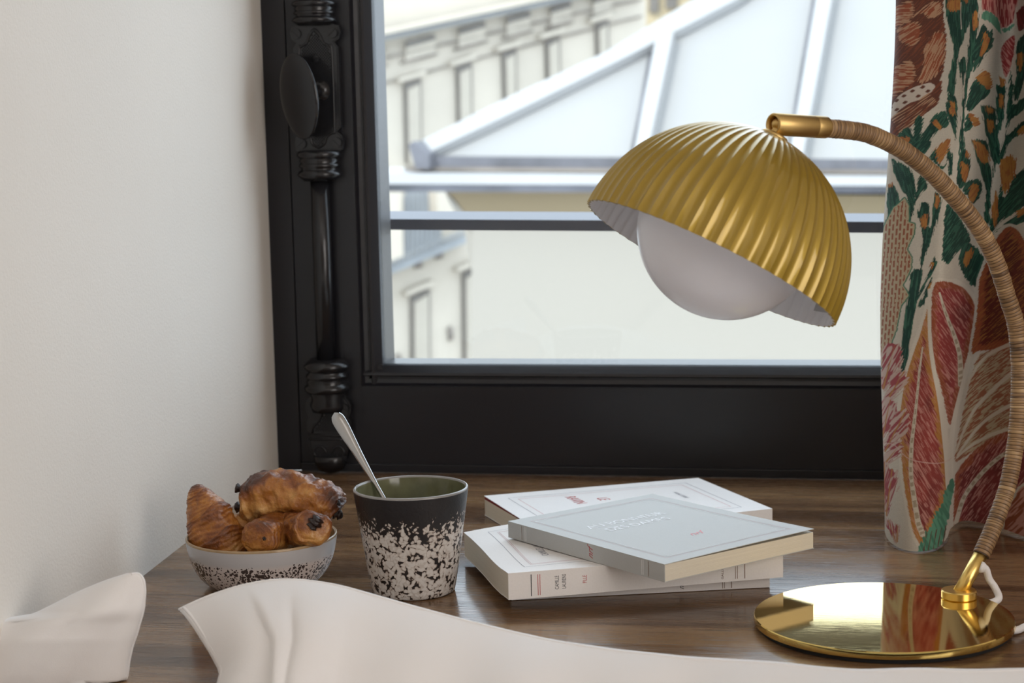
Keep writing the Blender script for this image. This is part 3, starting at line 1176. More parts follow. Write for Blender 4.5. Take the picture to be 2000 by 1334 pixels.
# ------------------------------------------------------------------ mug and spoon
mug_c = (-0.3306, 1.333, 0.0)
mug = empty('mug', mug_c)
tag(mug, 'tapered ceramic mug, black rim running into white mottled glaze, green inside', 'mug')
outer = [(0.0, 0.0012), (0.0270, 0.0012), (0.0280, 0.0004), (0.0300, 0.0004), (0.0312, 0.0016), (0.0318, 0.0045)]
for k in range(1, 13):
    f = k / 12
    outer.append((0.0318 + (0.0430 - 0.0318) * f ** 0.93, 0.0045 + (0.0782 - 0.0045) * f))
lathe('mug_body', outer, M['mug'], mug, seg=96)
lathe('mug_rim', [(0.0430, 0.0782), (0.04305, 0.0790), (0.0425, 0.07985), (0.0417, 0.07990), (0.0409, 0.0793), (0.0407, 0.0785)], M['mug_rim'], mug, seg=96)
inner = [(0.0407, 0.0785)]
for k in range(1, 11):
    f = k / 10
    inner.append((0.0407 - (0.0407 - 0.0300) * f ** 1.05, 0.0785 - (0.0785 - 0.009) * f))
inner += [(0.0270, 0.0058), (0.020, 0.0050), (0.0, 0.0048)]
lathe('mug_inside', inner, M['mug_in'], mug, seg=96)

spB = np.array([mug_c[0] + 0.014, mug_c[1] - 0.009, 0.0135])
ang = D2R(151)
spR = np.array([mug_c[0] + 0.0398 * math.cos(ang), mug_c[1] + 0.0398 * math.sin(ang), 0.0815])
spd = (spR - spB) / np.linalg.norm(spR - spB)
spoon = empty('teaspoon', tuple(spB))
tag(spoon, 'brushed steel teaspoon leaning in the mottled mug with its handle up', 'spoon')
side = np.cross(spd, FW)
side /= np.linalg.norm(side)
nrm = np.cross(side, spd)
LEN = 0.1500


def spoon_part(name, s0, s1, n, wf, tf, bend):
    P = []
    seg = 20
    for i in range(n):
        f = i / (n - 1)
        s = s0 + (s1 - s0) * f
        c = spB + spd * s + nrm * bend(s)
        w, th = wf(s), tf(s)
        row = []
        for k in range(seg):
            a = 2 * math.pi * k / seg
            row.append(c + side * w * math.cos(a) + nrm * th * math.sin(a))
        P.append(row)
    return adopt(grid_obj(name, np.array(P), M['steel'], closed_u=True), spoon)


def hw(s):
    f = s / LEN
    ends = math.sqrt(max(0.0, 1 - max(0, (f - 0.945) / 0.055) ** 2))
    base = np.interp(f, [0.10, 0.3, 0.55, 0.75, 0.90, 1.0], [0.0024, 0.0016, 0.0018, 0.0034, 0.0052, 0.0055])
    return base * ends + 0.00003


spoon_part('spoon_handle', 0.018, LEN, 60, hw, lambda s: (0.0016 + 0.0012 * max(0, (s / LEN - 0.5))) * math.sqrt(max(0.0, 1 - max(0, (s / LEN - 0.96) / 0.04) ** 2)) + 0.00003,
           lambda s: 0.0018 * math.sin(max(0, s / LEN - 0.35) / 0.65 * 2.2))
spoon_part('spoon_bowl', -0.004, 0.030, 24, lambda s: 0.0105 * math.sqrt(max(0.0, 1 - ((s - 0.013) / 0.0171) ** 2)) + 0.0001, lambda s: 0.0009 * math.sqrt(max(0.0, 1 - ((s - 0.013) / 0.0171) ** 2)) + 0.0001,
           lambda s: -0.0030 * (1 - ((s - 0.013) / 0.0171) ** 2))

# ------------------------------------------------------------------ bowl with pastries
bowl_c = (-0.4515, 1.3420, 0.0)
bowl = empty('bowl', bowl_c)
tag(bowl, 'low round ceramic bowl, plain grey rim over speckled side, holding pastries', 'bowl')
outer = [(0.0, 0.0015), (0.0330, 0.0015), (0.0345, 0.0005), (0.0380, 0.0005), (0.0400, 0.0014), (0.0440, 0.0042), (0.0480, 0.0085), (0.0515, 0.0140),
         (0.0545, 0.0210), (0.0562, 0.0270), (0.0572, 0.0330), (0.0577, 0.0372)]
lathe('bowl_body', outer, M['bowl'], bowl, seg=96)
lathe('bowl_rim', [(0.0577, 0.0372), (0.0578, 0.0383), (0.0572, 0.0391), (0.0563, 0.0390), (0.0557, 0.0382)], M['bowl_in'], bowl, seg=96)
lathe('bowl_inside', [(0.0557, 0.0382), (0.0550, 0.0320), (0.0535, 0.0240), (0.0500, 0.0150), (0.0440, 0.0085), (0.0350, 0.0052), (0.0, 0.0045)], M['bowl_in'],
      bowl, seg=96)


def fbm(p, sc, oct_=3):
    v, a = 0.0, 1.0
    for _ in range(oct_):
        v += a * mnoise.noise(Vector(p) * sc)
        sc *= 2.1
        a *= 0.5
    return v


def pastry(name, path, radii, parent, disp, bake, n=110, seg=72, squash=None, ref=(0, 0, 1)):
    """swept body; radii = [(f, ru, rv)], disp(f, a, p) -> metres, bake(f, a, p) -> 0..1"""
    pts = catmull(path, n)
    tan = np.gradient(pts, axis=0)
    tan /= np.linalg.norm(tan, axis=1)[:, None]
    fs_ = [r[0] for r in radii]
    P, B = [], []
    u = np.cross(tan[0], np.array(ref, float))
    u /= np.linalg.norm(u)
    for i in range(n):
        f = i / (n - 1)
        u = u - tan[i] * (u @ tan[i])
        u /= np.linalg.norm(u)
        v = np.cross(tan[i], u)
        ru = np.interp(f, fs_, [r[1] for r in radii])
        rv = np.interp(f, fs_, [r[2] for r in radii])
        row, brow = [], []
        for k in range(seg):
            a = 2 * math.pi * k / seg
            ca, sa = math.cos(a), math.sin(a)
            q = 0.85
            cx = math.copysign(abs(ca) ** q, ca)
            sx = math.copysign(abs(sa) ** q, sa)
            p = pts[i] + u * ru * cx + v * rv * sx
            d = (p - pts[i])
            dn = np.linalg.norm(d)
            if dn > 1e-6:
                p = p + d / dn * disp(f, a, p) * min(1.0, dn / 0.006)
            row.append(p)
            brow.append(bake(f, a, p))
        P.append(row)
        B.append(brow)
    P = np.array(P)
    o = grid_obj(name, P, M['pastry'], closed_u=True)
    at = o.data.attributes.new('bake', 'FLOAT', 'POINT')
    at.data.foreach_set('value', np.clip(np.array(B, np.float32).ravel(), 0, 1))
    return adopt(o, parent)


def bp(px, py, y):
    return at_y(px, py, y)


YB = 1.342
S_ = 1.40 / FPX          # metres per photo pixel at the bowl
# croissant standing at the left
cr = empty('croissant', tuple(bp(430, 1075, YB)))
tag(cr, 'golden croissant standing on end at the left of the bowl', 'croissant')
path = [bp(384, 945, YB - 0.004), bp(388, 962, YB - 0.005), bp(398, 990, YB - 0.008), bp(412, 1022, YB - 0.011), bp(424, 1055, YB - 0.013), bp(440, 1085, YB - 0.012),
        bp(458, 1100, YB - 0.006)]
cr_r = [(0, 0.4, 0.4), (0.03, 10, 9), (0.12, 20, 17), (0.25, 30, 26), (0.42, 44, 36), (0.62, 55, 42), (0.8, 60, 44), (0.93, 50, 38), (1.0, 1, 1)]


def cr_disp(f, a, p):
    step = (f * 4.6 + 0.22 * math.sin(a + 1) + 0.10 * math.sin(3 * a)) % 1.0
    lay = 0.0011 * (1 - step) ** 3 * min(1, f * 3)
    fine = 0.00016 * math.sin((f * 150 + 2.5 * math.sin(a) + 5 * fbm(p, 60, 2)))
    return lay + fine + 0.0020 * fbm(p, 70, 4)


def cr_bake(f, a, p):
    step = (f * 4.6 + 0.22 * math.sin(a + 1) + 0.10 * math.sin(3 * a)) % 1.0
    return 0.32 + 0.26 * (1 - step) ** 2 + 0.30 * max(0, 0.22 - f) / 0.22 + 0.24 * fbm(p, 55, 4) + 0.05 * math.sin(f * 150 + 5 * fbm(p, 60, 2)) - 0.25 * max(0, f - 0.72)


pastry('croissant_body', path, [(f, a * S_, b * S_) for f, a, b in cr_r], cr, cr_disp, cr_bake, n=190, seg=80, ref=(0, 1, 0.1))
# its other horn, curling away behind, showing the pale crumb
path = [bp(440, 1060, YB - 0.004), bp(462, 1035, YB + 0.004), bp(482, 1032, YB + 0.010), bp(500, 1048, YB + 0.014), bp(508, 1078, YB + 0.010)]
pastry('croissant_horn', path, [(0, 1 * S_, 1 * S_), (0.1, 20 * S_, 20 * S_), (0.35, 29 * S_, 27 * S_), (0.7, 27 * S_, 24 * S_), (0.95, 14 * S_, 12 * S_), (1, 0.5 * S_, 0.5 * S_)],
       cr, lambda f, a, p: 0.0015 * fbm(p, 120, 3), lambda f, a, p: 0.10 + 0.22 * fbm(p, 90, 3) + 0.25 * f, n=60, seg=48, ref=(0, 1, 0.1))

# pain au chocolat lying across the top
pc = empty('chocolate_pastry', tuple(bp(568, 975, YB + 0.008)))
tag(pc, 'pain au chocolat lying on top of the other pastries, chocolate at both ends', 'pastry')
path = [bp(474, 978, YB + 0.012), bp(484, 980, YB + 0.012), bp(510, 975, YB + 0.010), bp(550, 962, YB + 0.008), (bp(600, 972, YB + 0.006)), bp(636, 987, YB + 0.004), bp(652, 998, YB + 0.003),
        bp(659, 1004, YB + 0.003)]
pr = [(0, 0.5, 0.5), (0.03, 18, 20), (0.09, 34, 32), (0.22, 44, 44), (0.38, 42, 50), (0.6, 42, 47), (0.8, 38, 43), (0.93, 29, 38), (0.975, 17, 26), (1, 0.5, 0.5)]


def pc_disp(f, a, p):
    crest = max(0.0, math.sin(a - 0.0))
    lay = 0.0007 * ((f * 9 + 0.5 * math.sin(a * 2)) % 1.0)
    hump = 0.0042 * math.exp(-((f - 0.34) / 0.09) ** 2) * UPW(a)
    return lay * (0.4 + 0.6 * UPW(a)) + hump + 0.0030 * fbm(p, 85, 4) + 0.0004 * math.sin(f * 95 + 4 * fbm(p, 50, 2))


def UPW(a):
    return max(0.0, math.cos(a - UPA))


UPA = 0.0
# find which angle of the sweep looks up
_p = catmull(path, 5)
_t = _p[3] - _p[1]
_t /= np.linalg.norm(_t)
_u = np.cross(_t, np.array((0, 1, 0.1)))
_u /= np.linalg.norm(_u)
_v = np.cross(_t, _u)
UPA = math.atan2(_v[2], _u[2])


def pc_bake(f, a, p):
    return 0.28 + 0.42 * UPW(a) * (0.7 + 0.9 * fbm(p, 60, 3)) + 0.34 * fbm(p, 45, 3) - 0.22 * max(0, math.cos(a - UPA - math.pi)) + 0.22 * math.exp(-((f - 0.34) / 0.1) ** 2) * UPW(a)


pastry('pastry_body', path, [(f, a * S_ * 0.95, b * S_ * 0.95) for f, a, b in pr], pc, pc_disp, pc_bake, n=170, seg=80, ref=(0, 1, 0.1))


def choc(px, py, y, dx, dy, r, parent, seed, ln=0.012):
    a = bp(px, py, y)
    b = bp(px + dx, py + dy, y)
    d = (b - a) / np.linalg.norm(b - a)
    pts = [a + d * ln * k / 9 for k in range(10)]
    o = tube('chocolate_stick', pts, lambda i, f: r * (0.9 + 0.25 * math.sin(i * 1.7 + seed)) * math.sqrt(max(0.02, 1 - (2 * f - 1) ** 6)), M['choc'], seg=18)
    for v in o.data.vertices:
        n_ = mnoise.noise_vector(v.co * 420 + Vector((seed, 0, 0)))
        v.co += n_ * 0.0009
    return adopt(o, parent)


choc(488, 958, YB + 0.006, -16, -3, 0.0036, pc, 1)
choc(488, 992, YB + 0.004, -17, -1, 0.0038, pc, 2, 0.013)
choc(646, 980, YB - 0.004, 12, 3, 0.0030, pc, 3, 0.0075)
choc(650, 1002, YB - 0.006, 12, 4, 0.0036, pc, 4, 0.0085)

# second pain au chocolat, seen from its end
p2 = empty('chocolate_pastry', tuple(bp(560, 1050, YB - 0.02)))
tag(p2, 'pain au chocolat seen end-on at the right front of the bowl, under the top one', 'pastry')
rollA = [bp(500, 1052, YB - 0.043), bp(506, 1050, YB - 0.038), bp(526, 1046, YB - 0.022), bp(548, 1036, YB), bp(566, 1028, YB + 0.02), bp(570, 1026, YB + 0.03)]
ra = [(0, 0.5, 0.5), (0.03, 22, 20), (0.12, 34, 30), (0.4, 42, 36), (0.75, 44, 38), (0.95, 30, 26), (1, 1, 1)]


def rl_disp(f, a, p):
    return 0.0022 * fbm(p, 75, 4) + 0.00022 * math.sin(f * 90 + 3 * math.sin(a) + 6 * fbm(p, 60, 2))


def rl_bake(f, a, p):
    return 0.22 + 0.24 * fbm(p, 55, 3) + 0.45 * min(1, max(0, (p[2] - 0.040) / 0.022)) + 0.06 * math.sin(f * 90 + 3 * math.sin(a) + 6 * fbm(p, 60, 2))


pastry('pastry_body', rollA, [(f, a * S_, b * S_) for f, a, b in ra], p2, rl_disp, rl_bake, n=110, seg=80, ref=(0, 0.2, 1))
rollB = [bp(612, 1030, YB - 0.037), bp(609, 1031, YB - 0.032), bp(594, 1034, YB - 0.018), bp(580, 1034, YB), bp(572, 1030, YB + 0.02), bp(570, 1028, YB + 0.028)]
rb = [(0, 0.5, 0.5), (0.03, 24, 22), (0.12, 34, 31), (0.4, 42, 35), (0.75, 44, 38), (0.95, 30, 26), (1, 1, 1)]
pastry('pastry_fold', rollB, [(f, a * S_, b * S_) for f, a, b in rb], p2, rl_disp, rl_bake, n=110, seg=80, ref=(0, 0.2, 1))
choc(608, 1031, YB - 0.0345, 3, -4, 0.0052, p2, 6, 0.010)
choc(514, 1052, YB - 0.0425, 3, -1, 0.0016, p2, 7, 0.003)
choc(588, 1012, YB - 0.028, 8, 0, 0.0014, p2, 8, 0.003)

# ------------------------------------------------------------------ lamp
lamp = empty('table_lamp', (0.015, 1.272, 0))
tag(lamp, 'arched table lamp with fluted gold dome shade, rattan-wrapped arm and round brass base', 'lamp')
LB = (0.0151, 1.2720, 0.0)
adopt(lathe('base', [(0.0, 0.0030), (0.0868, 0.0030), (0.0880, 0.0036), (0.08835, 0.0056), (0.0880, 0.0078), (0.0874, 0.0084), (0.0, 0.0085)], M['brass'],
            seg=160, origin=LB, smooth=False), lamp)
adopt(lathe('felt_pad', [(0.0, 0.0003), (0.0855, 0.0003), (0.0860, 0.0031), (0.0, 0.0031)], M['rubber'], seg=96, origin=LB, smooth=False), lamp)
for p in lamp.children:
    for f in p.data.polygons:
        f.use_smooth = True
    p.data.set_sharp_from_angle(angle=D2R(20))
FT = np.array([0.0683, 1.3219, 0.0085])
adopt(lathe('foot_ring', [(0.0, 0.0), (0.0118, 0.0), (0.0123, 0.0006), (0.0123, 0.0052), (0.0117, 0.0060), (0.0, 0.0060)], M['brass_satin'], seg=48, origin=FT,
            smooth=False), lamp)
ARM = [(-0.0243, 1.2337, 0.342), (-0.0091, 1.2482, 0.3401), (0.0058, 1.2623, 0.3366), (0.0271, 1.2826, 0.3255), (0.0469, 1.3015, 0.3091),
       (0.0618, 1.3157, 0.2929), (0.0754, 1.3287, 0.2761), (0.0851, 1.3379, 0.2608), (0.0927, 1.3451, 0.245), (0.0977, 1.3499, 0.2309),
       (0.1016, 1.3537, 0.2181), (0.1071, 1.3589, 0.2022), (0.1096, 1.3613, 0.1865), (0.111, 1.3626, 0.1709), (0.1112, 1.3628, 0.1554),
       (0.111, 1.3626, 0.1398), (0.11, 1.3617, 0.1244), (0.1083, 1.36, 0.109), (0.1058, 1.3577, 0.0938), (0.1022, 1.3542, 0.0788),
       (0.0967, 1.3489, 0.0642), (0.0908, 1.3433, 0.0496), (0.0841, 1.337, 0.0361)]
NW = 190
SUB = 9
# a smoothed arm line, then the wrap: every turn of cane is a rounded ridge
arm_s = catmull(ARM, 400)
for _ in range(12):
    arm_s[1:-1] = (arm_s[:-2] + 2 * arm_s[1:-1] + arm_s[2:]) / 4
seglen = np.r_[0, np.cumsum(np.linalg.norm(np.diff(arm_s, axis=0), axis=1))]
tt = np.linspace(0, seglen[-1], NW * SUB + 1)
arm_f = np.stack([np.interp(tt, seglen, arm_s[:, k]) for k in range(3)], 1)
wrap_w = rng.uniform(0.55, 1.45, NW)
wedge = np.r_[0, np.cumsum(wrap_w)] / wrap_w.sum()
wcol = np.clip(0.60 + 0.13 * rng.randn(NW) - 0.35 * (rng.rand(NW) < 0.05), 0.1, 1)
wrad = 0.00010 * rng.randn(NW)
SEG = 28
tan = np.gradient(arm_f, axis=0)
tan /= np.linalg.norm(tan, axis=1)[:, None]
u = np.cross(tan[0], [0.3, 0.2, 0.93])
verts, strand = [], []
for i in range(len(arm_f)):
    u = u - tan[i] * (u @ tan[i])
    u /= np.linalg.norm(u)
    v = np.cross(tan[i], u)
    f0 = i / (len(arm_f) - 1)
    for k in range(SEG):
        a = 2 * math.pi * k / SEG
        f = min(max(f0 + 0.0020 * math.sin(a + 1.0), 0), 0.99999)
        w = int(np.searchsorted(wedge, f, side='right') - 1)
        w = min(max(w, 0), NW - 1)
        g = (f - wedge[w]) / (wedge[w + 1] - wedge[w])
        rr_ = 0.00600 + wrad[w] + 0.00042 * (math.sqrt(max(0.0, 1 - (2 * g - 1) ** 2)) - 0.6)
        verts.append(arm_f[i] + rr_ * (math.cos(a) * u + math.sin(a) * v))
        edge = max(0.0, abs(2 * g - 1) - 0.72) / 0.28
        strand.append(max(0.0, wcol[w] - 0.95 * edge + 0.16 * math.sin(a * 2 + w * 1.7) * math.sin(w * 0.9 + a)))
faces = []
for i in range(len(arm_f) - 1):
    for k in range(SEG):
        k2 = (k + 1) % SEG
        faces.append((i * SEG + k, i * SEG + k2, (i + 1) * SEG + k2, (i + 1) * SEG + k))
faces.append(tuple(range(SEG))[::-1])
faces.append(tuple((len(arm_f) - 1) * SEG + k for k in range(SEG)))
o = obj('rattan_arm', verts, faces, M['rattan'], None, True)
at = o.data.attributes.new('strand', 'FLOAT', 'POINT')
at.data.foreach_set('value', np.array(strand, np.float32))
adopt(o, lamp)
adopt(tube('brass_stem', [(0.0860, 1.3388, 0.0400), (0.0763, 1.3296, 0.0240), (0.0680, 1.3216, 0.0105)], 0.0050, M['brass_satin'], seg=32), lamp)
# holder
hd0 = np.array([-0.0554, 1.2040, 0.3456])
hd1 = np.array([-0.0225, 1.2354, 0.3423])
hv = (hd1 - hd0)
HL = np.linalg.norm(hv)
hv /= HL
adopt(lathe('joint_sleeve', [(0.0050, 0.012), (0.0050, 0.0008), (0.0056, 0.0), (0.0066, 0.0), (0.00715, 0.0006), (0.00715, HL * 0.745), (0.00705, HL * 0.75), (0.00705, HL * 0.758), (0.00715, HL * 0.763), (0.00715, HL - 0.001), (0.0066, HL), (0.0, HL)],
            M['brass_dull'], seg=48, axis=tuple(hv), origin=tuple(hd0)), lamp)
AX = np.array([0.4336, 0.2568, 0.8638])
AX /= np.linalg.norm(AX)
APEX = np.array([-0.0546, 1.2048, 0.3370])
jt = hd0 + hv * 0.0045
bm = bmesh.new()
bmesh.ops.create_uvsphere(bm, u_segments=24, v_segments=16, radius=0.0042)
bm.transform(Matrix.Translation(jt))
adopt(from_bm('swivel_ball', bm, M['brass_dull'], smooth=True), lamp)
adopt(tube('swivel_neck', [jt, jt * 0.5 + APEX * 0.5, APEX - AX * 0.001], lambda i, f: 0.0024 + 0.0012 * f, M['brass_dull'], seg=20), lamp)
adopt(lathe('shade_cap', [(0.0, 0.0022), (0.0085, 0.0020), (0.0092, 0.0010), (0.0095, -0.0012), (0.0, -0.0012)], M['brass_dull'], seg=36, axis=tuple(AX),
            origin=tuple(APEX)), lamp)
# fluted dome
NF, SR = 60, 0.0872
SH = 0.0908
per = 12
rows = 56


def shade(name, r_off, mat, flip):
    ux = np.cross(AX, [0, 1, 0.0])
    ux /= np.linalg.norm(ux)
    uy = np.cross(AX, ux)
    P = []
    for i in range(rows + 1):
        th = 0.06 + (math.pi / 2 - 0.06) * i / rows
        row = []
        for k in range(NF * per):
            a = 2 * math.pi * k / (NF * per)
            ph = (k % per) / per
            # hollow flutes between sharp outward ribs
            fl = 1 - math.sin(math.pi * ph)
            amp = 0.0015 * min(1, math.sin(th) * 1.25) * (1 if i > 0 else 0.4)
            r = (SR + r_off - 0.0006) * math.sin(th) + amp * (fl - 0.5)
            h = (SH + r_off) * math.cos(th)
            p = APEX - AX * SH + AX * h + r * (math.cos(a) * ux + math.sin(a) * uy)
            row.append(p)
        P.append(row)
    P = np.array(P)
    if flip:
        P = P[::-1]
    return P


Po = shade('o', 0.0, None, False)
Pi = shade('i', -0.0011, None, True)
o = grid_obj('shade_outside', Po, M['gold'], closed_u=True)
adopt(o, lamp)
sh_in = grid_obj('shade_inside', Pi, M['white_in'], closed_u=True)
adopt(sh_in, lamp)
edge = np.array([Po[-1], Pi[0]])
adopt(grid_obj('shade_rim', edge, M['gold'], closed_u=True), lamp)
for o in lamp.children:
    if o.name.startswith('shade_') and o.data:
        bm = bmesh.new()
        bm.from_mesh(o.data)
        bmesh.ops.recalc_face_normals(bm, faces=bm.faces)
        bm.to_mesh(o.data)
        bm.free()
        # crisp ribs
        for e in o.data.edges:
            pass
        if o.name.startswith('shade_outside'):
            o.data.set_sharp_from_angle(angle=D2R(38))
GC = APEX - AX * 0.0660
bm = bmesh.new()
bmesh.ops.create_uvsphere(bm, u_segments=72, v_segments=48, radius=0.0574)
bm.transform(Matrix.Translation(GC))
adopt(from_bm('globe', bm, M['opal'], smooth=True), lamp)
# rating sticker inside the shade
ux = np.cross(AX, [0, 1, 0.0])
ux /= np.linalg.norm(ux)
uy = np.cross(AX, ux)
RC = APEX - AX * SH


def in_shade(a, th, r_off=-0.0030):
    return RC + AX * (SH + r_off) * math.cos(th) + (SR + r_off) * math.sin(th) * (math.cos(a) * ux + math.sin(a) * uy)


# angle whose inside wall projects near the sticker
best = None
for k in range(360):
    a = 2 * math.pi * k / 360
    for th in np.linspace(1.1, 1.57, 24):
        p = in_shade(a, th)
        d = p - CAM
        x, y = 1000 + FPX * (d @ RT) / (d @ FW), 667 - FPX * (d @ UP) / (d @ FW)
        q = (x - 1588) ** 2 + (y - 607) ** 2
        away = (math.cos(a) * ux + math.sin(a) * uy) @ FW
        if away > 0 and (best is None or q < best[0]):
            best = (q, a, th)
_, sa, sth = best
pa = in_shade(sa + 0.02, sth)
pb = in_shade(sa - 0.02, sth)
s_dir = 1 if (pb - pa) @ RT > 0 else -1
P = np.array([[in_shade(sa - s_dir * (j / 8) * 0.42, sth - (i / 5) * 0.20, -0.0026) for j in range(9)] for i in range(6)])
stk = adopt(grid_obj('rating_sticker', P, M['sticker']), lamp)
stk['label'] = 'small silver rating sticker inside the shade'
o0 = in_shade(sa - s_dir * 0.03, sth - 0.055, -0.0034)
xd = in_shade(sa - s_dir * 0.30, sth - 0.055, -0.0034) - o0
yd = in_shade(sa - s_dir * 0.03, sth - 0.20, -0.0034) - o0
yd = yd - xd * (yd @ xd) / (xd @ xd)
t1_ = text_obj('sticker_lettering', 'G9 1 x MAX W', 0.0046, tuple(o0), tuple(xd), tuple(yd), M['ink'], sx=0.8)
adopt(t1_, lamp)
o1 = in_shade(sa - s_dir * 0.03, sth - 0.135, -0.0034)
adopt(text_obj('sticker_lettering', 'G9 1 x MAX', 0.0046, tuple(o1), tuple(xd), tuple(yd), M['ink'], sx=0.8), lamp)

# cord out of the stem, down behind the base and away to the right
c0 = np.array([0.0800, 1.3318, 0.0290])
c1 = c0 + np.array([0.0042, -0.0004, -0.0004])
cP = at_z(1950, 1170, 0.0075)
cIn = cP + (np.array([0.0151, 1.272, 0.0]) - cP) * np.array([0.12, 0.12, 0]) + np.array([0, 0, -0.0030])
cpts = catmull([c1, c1 + (0.0030, -0.0004, -0.0012), at_y(1932, 1131, 1.3325), at_y(1944, 1149, 1.3325), cP, cIn], 60)
adopt(tube('power_cord', cpts, 0.0026, M['cord'], seg=14), lamp)
adopt(tube('cord_grommet', [c1 + (-0.0012, 0, 0.0004), c1 + (0.0008, -0.0001, -0.0003), c1 + (0.0028, -0.0003, -0.0011)], lambda i, f: (0.0044, 0.0040, 0.0027)[i], M['cord'], seg=20), lamp)
cp2 = catmull([(0.0800, 1.2580, 0.0050), at_z(1978, 1232, 0.0032), at_z(2008, 1222, 0.0027), at_z(2060, 1208, 0.0026), at_z(2160, 1190, 0.0026), at_z(2400, 1150, 0.0026), (0.55, 1.46, 0.0026), (0.85, 1.60, 0.0026), (1.24, 1.66, 0.0026)], 140)
adopt(tube('power_cord', cp2, 0.0025, M['cord'], seg=14), lamp)


# ------------------------------------------------------------------ bed in front: mattress, duvet, pillow
bed = empty('bed', (0.3, 0.4, FLOOR_Z))
tag(bed, 'white covered bed below the front edge of the table, hidden under the bedding', 'bed')
adopt(box('mattress', -0.44, 1.15, -1.1, 1.035, -0.28, -0.085, M['cotton'], bevel=0.02), bed)
adopt(box('bed_base', -0.43, 1.14, -1.09, 1.03, -0.62, -0.282, M['floor'], bevel=0.004), bed)
for lx in (-0.38, 1.08):
    for ly in (-1.0, 0.96):
        adopt(box('leg', lx - 0.03, lx + 0.03, ly - 0.03, ly + 0.03, FLOOR_Z, -0.62, M['floor']), bed)

ridge_px = [(350, 1192), (400, 1168), (470, 1145), (530, 1134), (560, 1133), (600, 1135), (660, 1145), (720, 1162), (800, 1185), (900, 1212),
            (1000, 1237), (1080, 1255), (1200, 1273), (1350, 1289), (1440, 1294), (1520, 1299), (1600, 1309), (1680, 1315), (1750, 1312),
            (1800, 1311), (1900, 1314), (2000, 1311), (2100, 1312), (2400, 1308), (2700, 1312), (3000, 1310)]
rx = [p[0] for p in ridge_px]
ry = [p[1] for p in ridge_px]
NU, NVV = 330, 70
G = np.zeros((NVV, NU, 3))
for j in range(NU):
    s = j / (NU - 1)
    px = 350 + (2950 - 350) * s
    s *= 2600.0 / 1770.0
    # smooth ridge
    py = np.mean([np.interp(px + d, rx, ry) for d in (-22, -11, 0, 11, 22)]) if j > 3 else np.interp(px, rx, ry)
    top = at_y(px, py, 1.118)
    for i in range(NVV):
        t_ = (i - 12) / (NVV - 13)
        if t_ < 0:                      # behind the ridge the cloth turns down onto the table
            q = -t_ * (NVV - 13) / 12
            h = max(top[2], 0.004)
            z = h - (h - 0.0025) * (1 - math.cos(q * math.pi / 2))
            G[i, j] = (top[0] + 0.034 * q * max(0, 1 - s * 8), top[1] + 0.020 * math.sin(q * math.pi / 2), z)
        else:
            # front: a full swell towards the bed
            dy = 0.020 * math.sin(min(1, t_ * 4) * math.pi / 2) + 0.20 * t_ ** 1.25
            dz = 0.125 * (1 - math.cos(min(1.0, t_ * 1.05) * math.pi * 0.62)) + 0.05 * t_
            x = top[0] + 0.042 * min(1, t_ * 4.5) * max(0, 1 - s * 5)
            fold = 0.0035 * math.sin(px * 0.012 + 1.0 + t_ * 2.5) + 0.0025 * math.sin(px * 0.031 + t_ * 5)
            # sharp fold seen near the left corner
            c1 = 470 + 95 * min(1, t_ * 2.1)
            c2 = 566 + 18 * t_
            if c1 < px < c2:
                fold += 0.0050 * (1 - (px - c1) / (c2 - c1)) * min(1, (px - c1) / 9.0) * min(1, t_ * 9)
            fold -= 0.0022 * math.exp(-((px - c2) / 14) ** 2) * min(1, t_ * 6)
            fold -= 0.0000022 * max(0, c1 - px) ** 1.5 * min(1, t_ * 6)
            G[i, j] = (x, top[1] - dy - fold * min(1, t_ * 6), top[2] - dz + fold * 0.4 * min(1, t_ * 6))
on_top = G[:, :, 1] > 1.033
G[:, :, 2] = np.where(on_top, np.maximum(G[:, :, 2], 0.0035), G[:, :, 2])
G[:, :, 2] = np.maximum(G[:, :, 2], -0.078)
duv = grid_obj('duvet', G, M['cotton'])
md = duv.modifiers.new('thickness', 'SOLIDIFY')
md.thickness = 0.0022
md.offset = 0
tag(duv, 'white cotton duvet edge rising over the table edge in the foreground', 'duvet')

hem_pts = catmull([G[i, 1] + np.array([0.0004, -0.0004, 0.0008]) for i in list(range(12, NVV, 3))], 160)
tube('hem', hem_pts, 0.0011, M['cotton'], duv, seg=8)
hem_pts = catmull([G[12, j] + np.array([0, -0.0006, 0.0006]) for j in range(0, NU, 2)], 400)
tube('hem', hem_pts, 0.0009, M['cotton'], duv, seg=8)

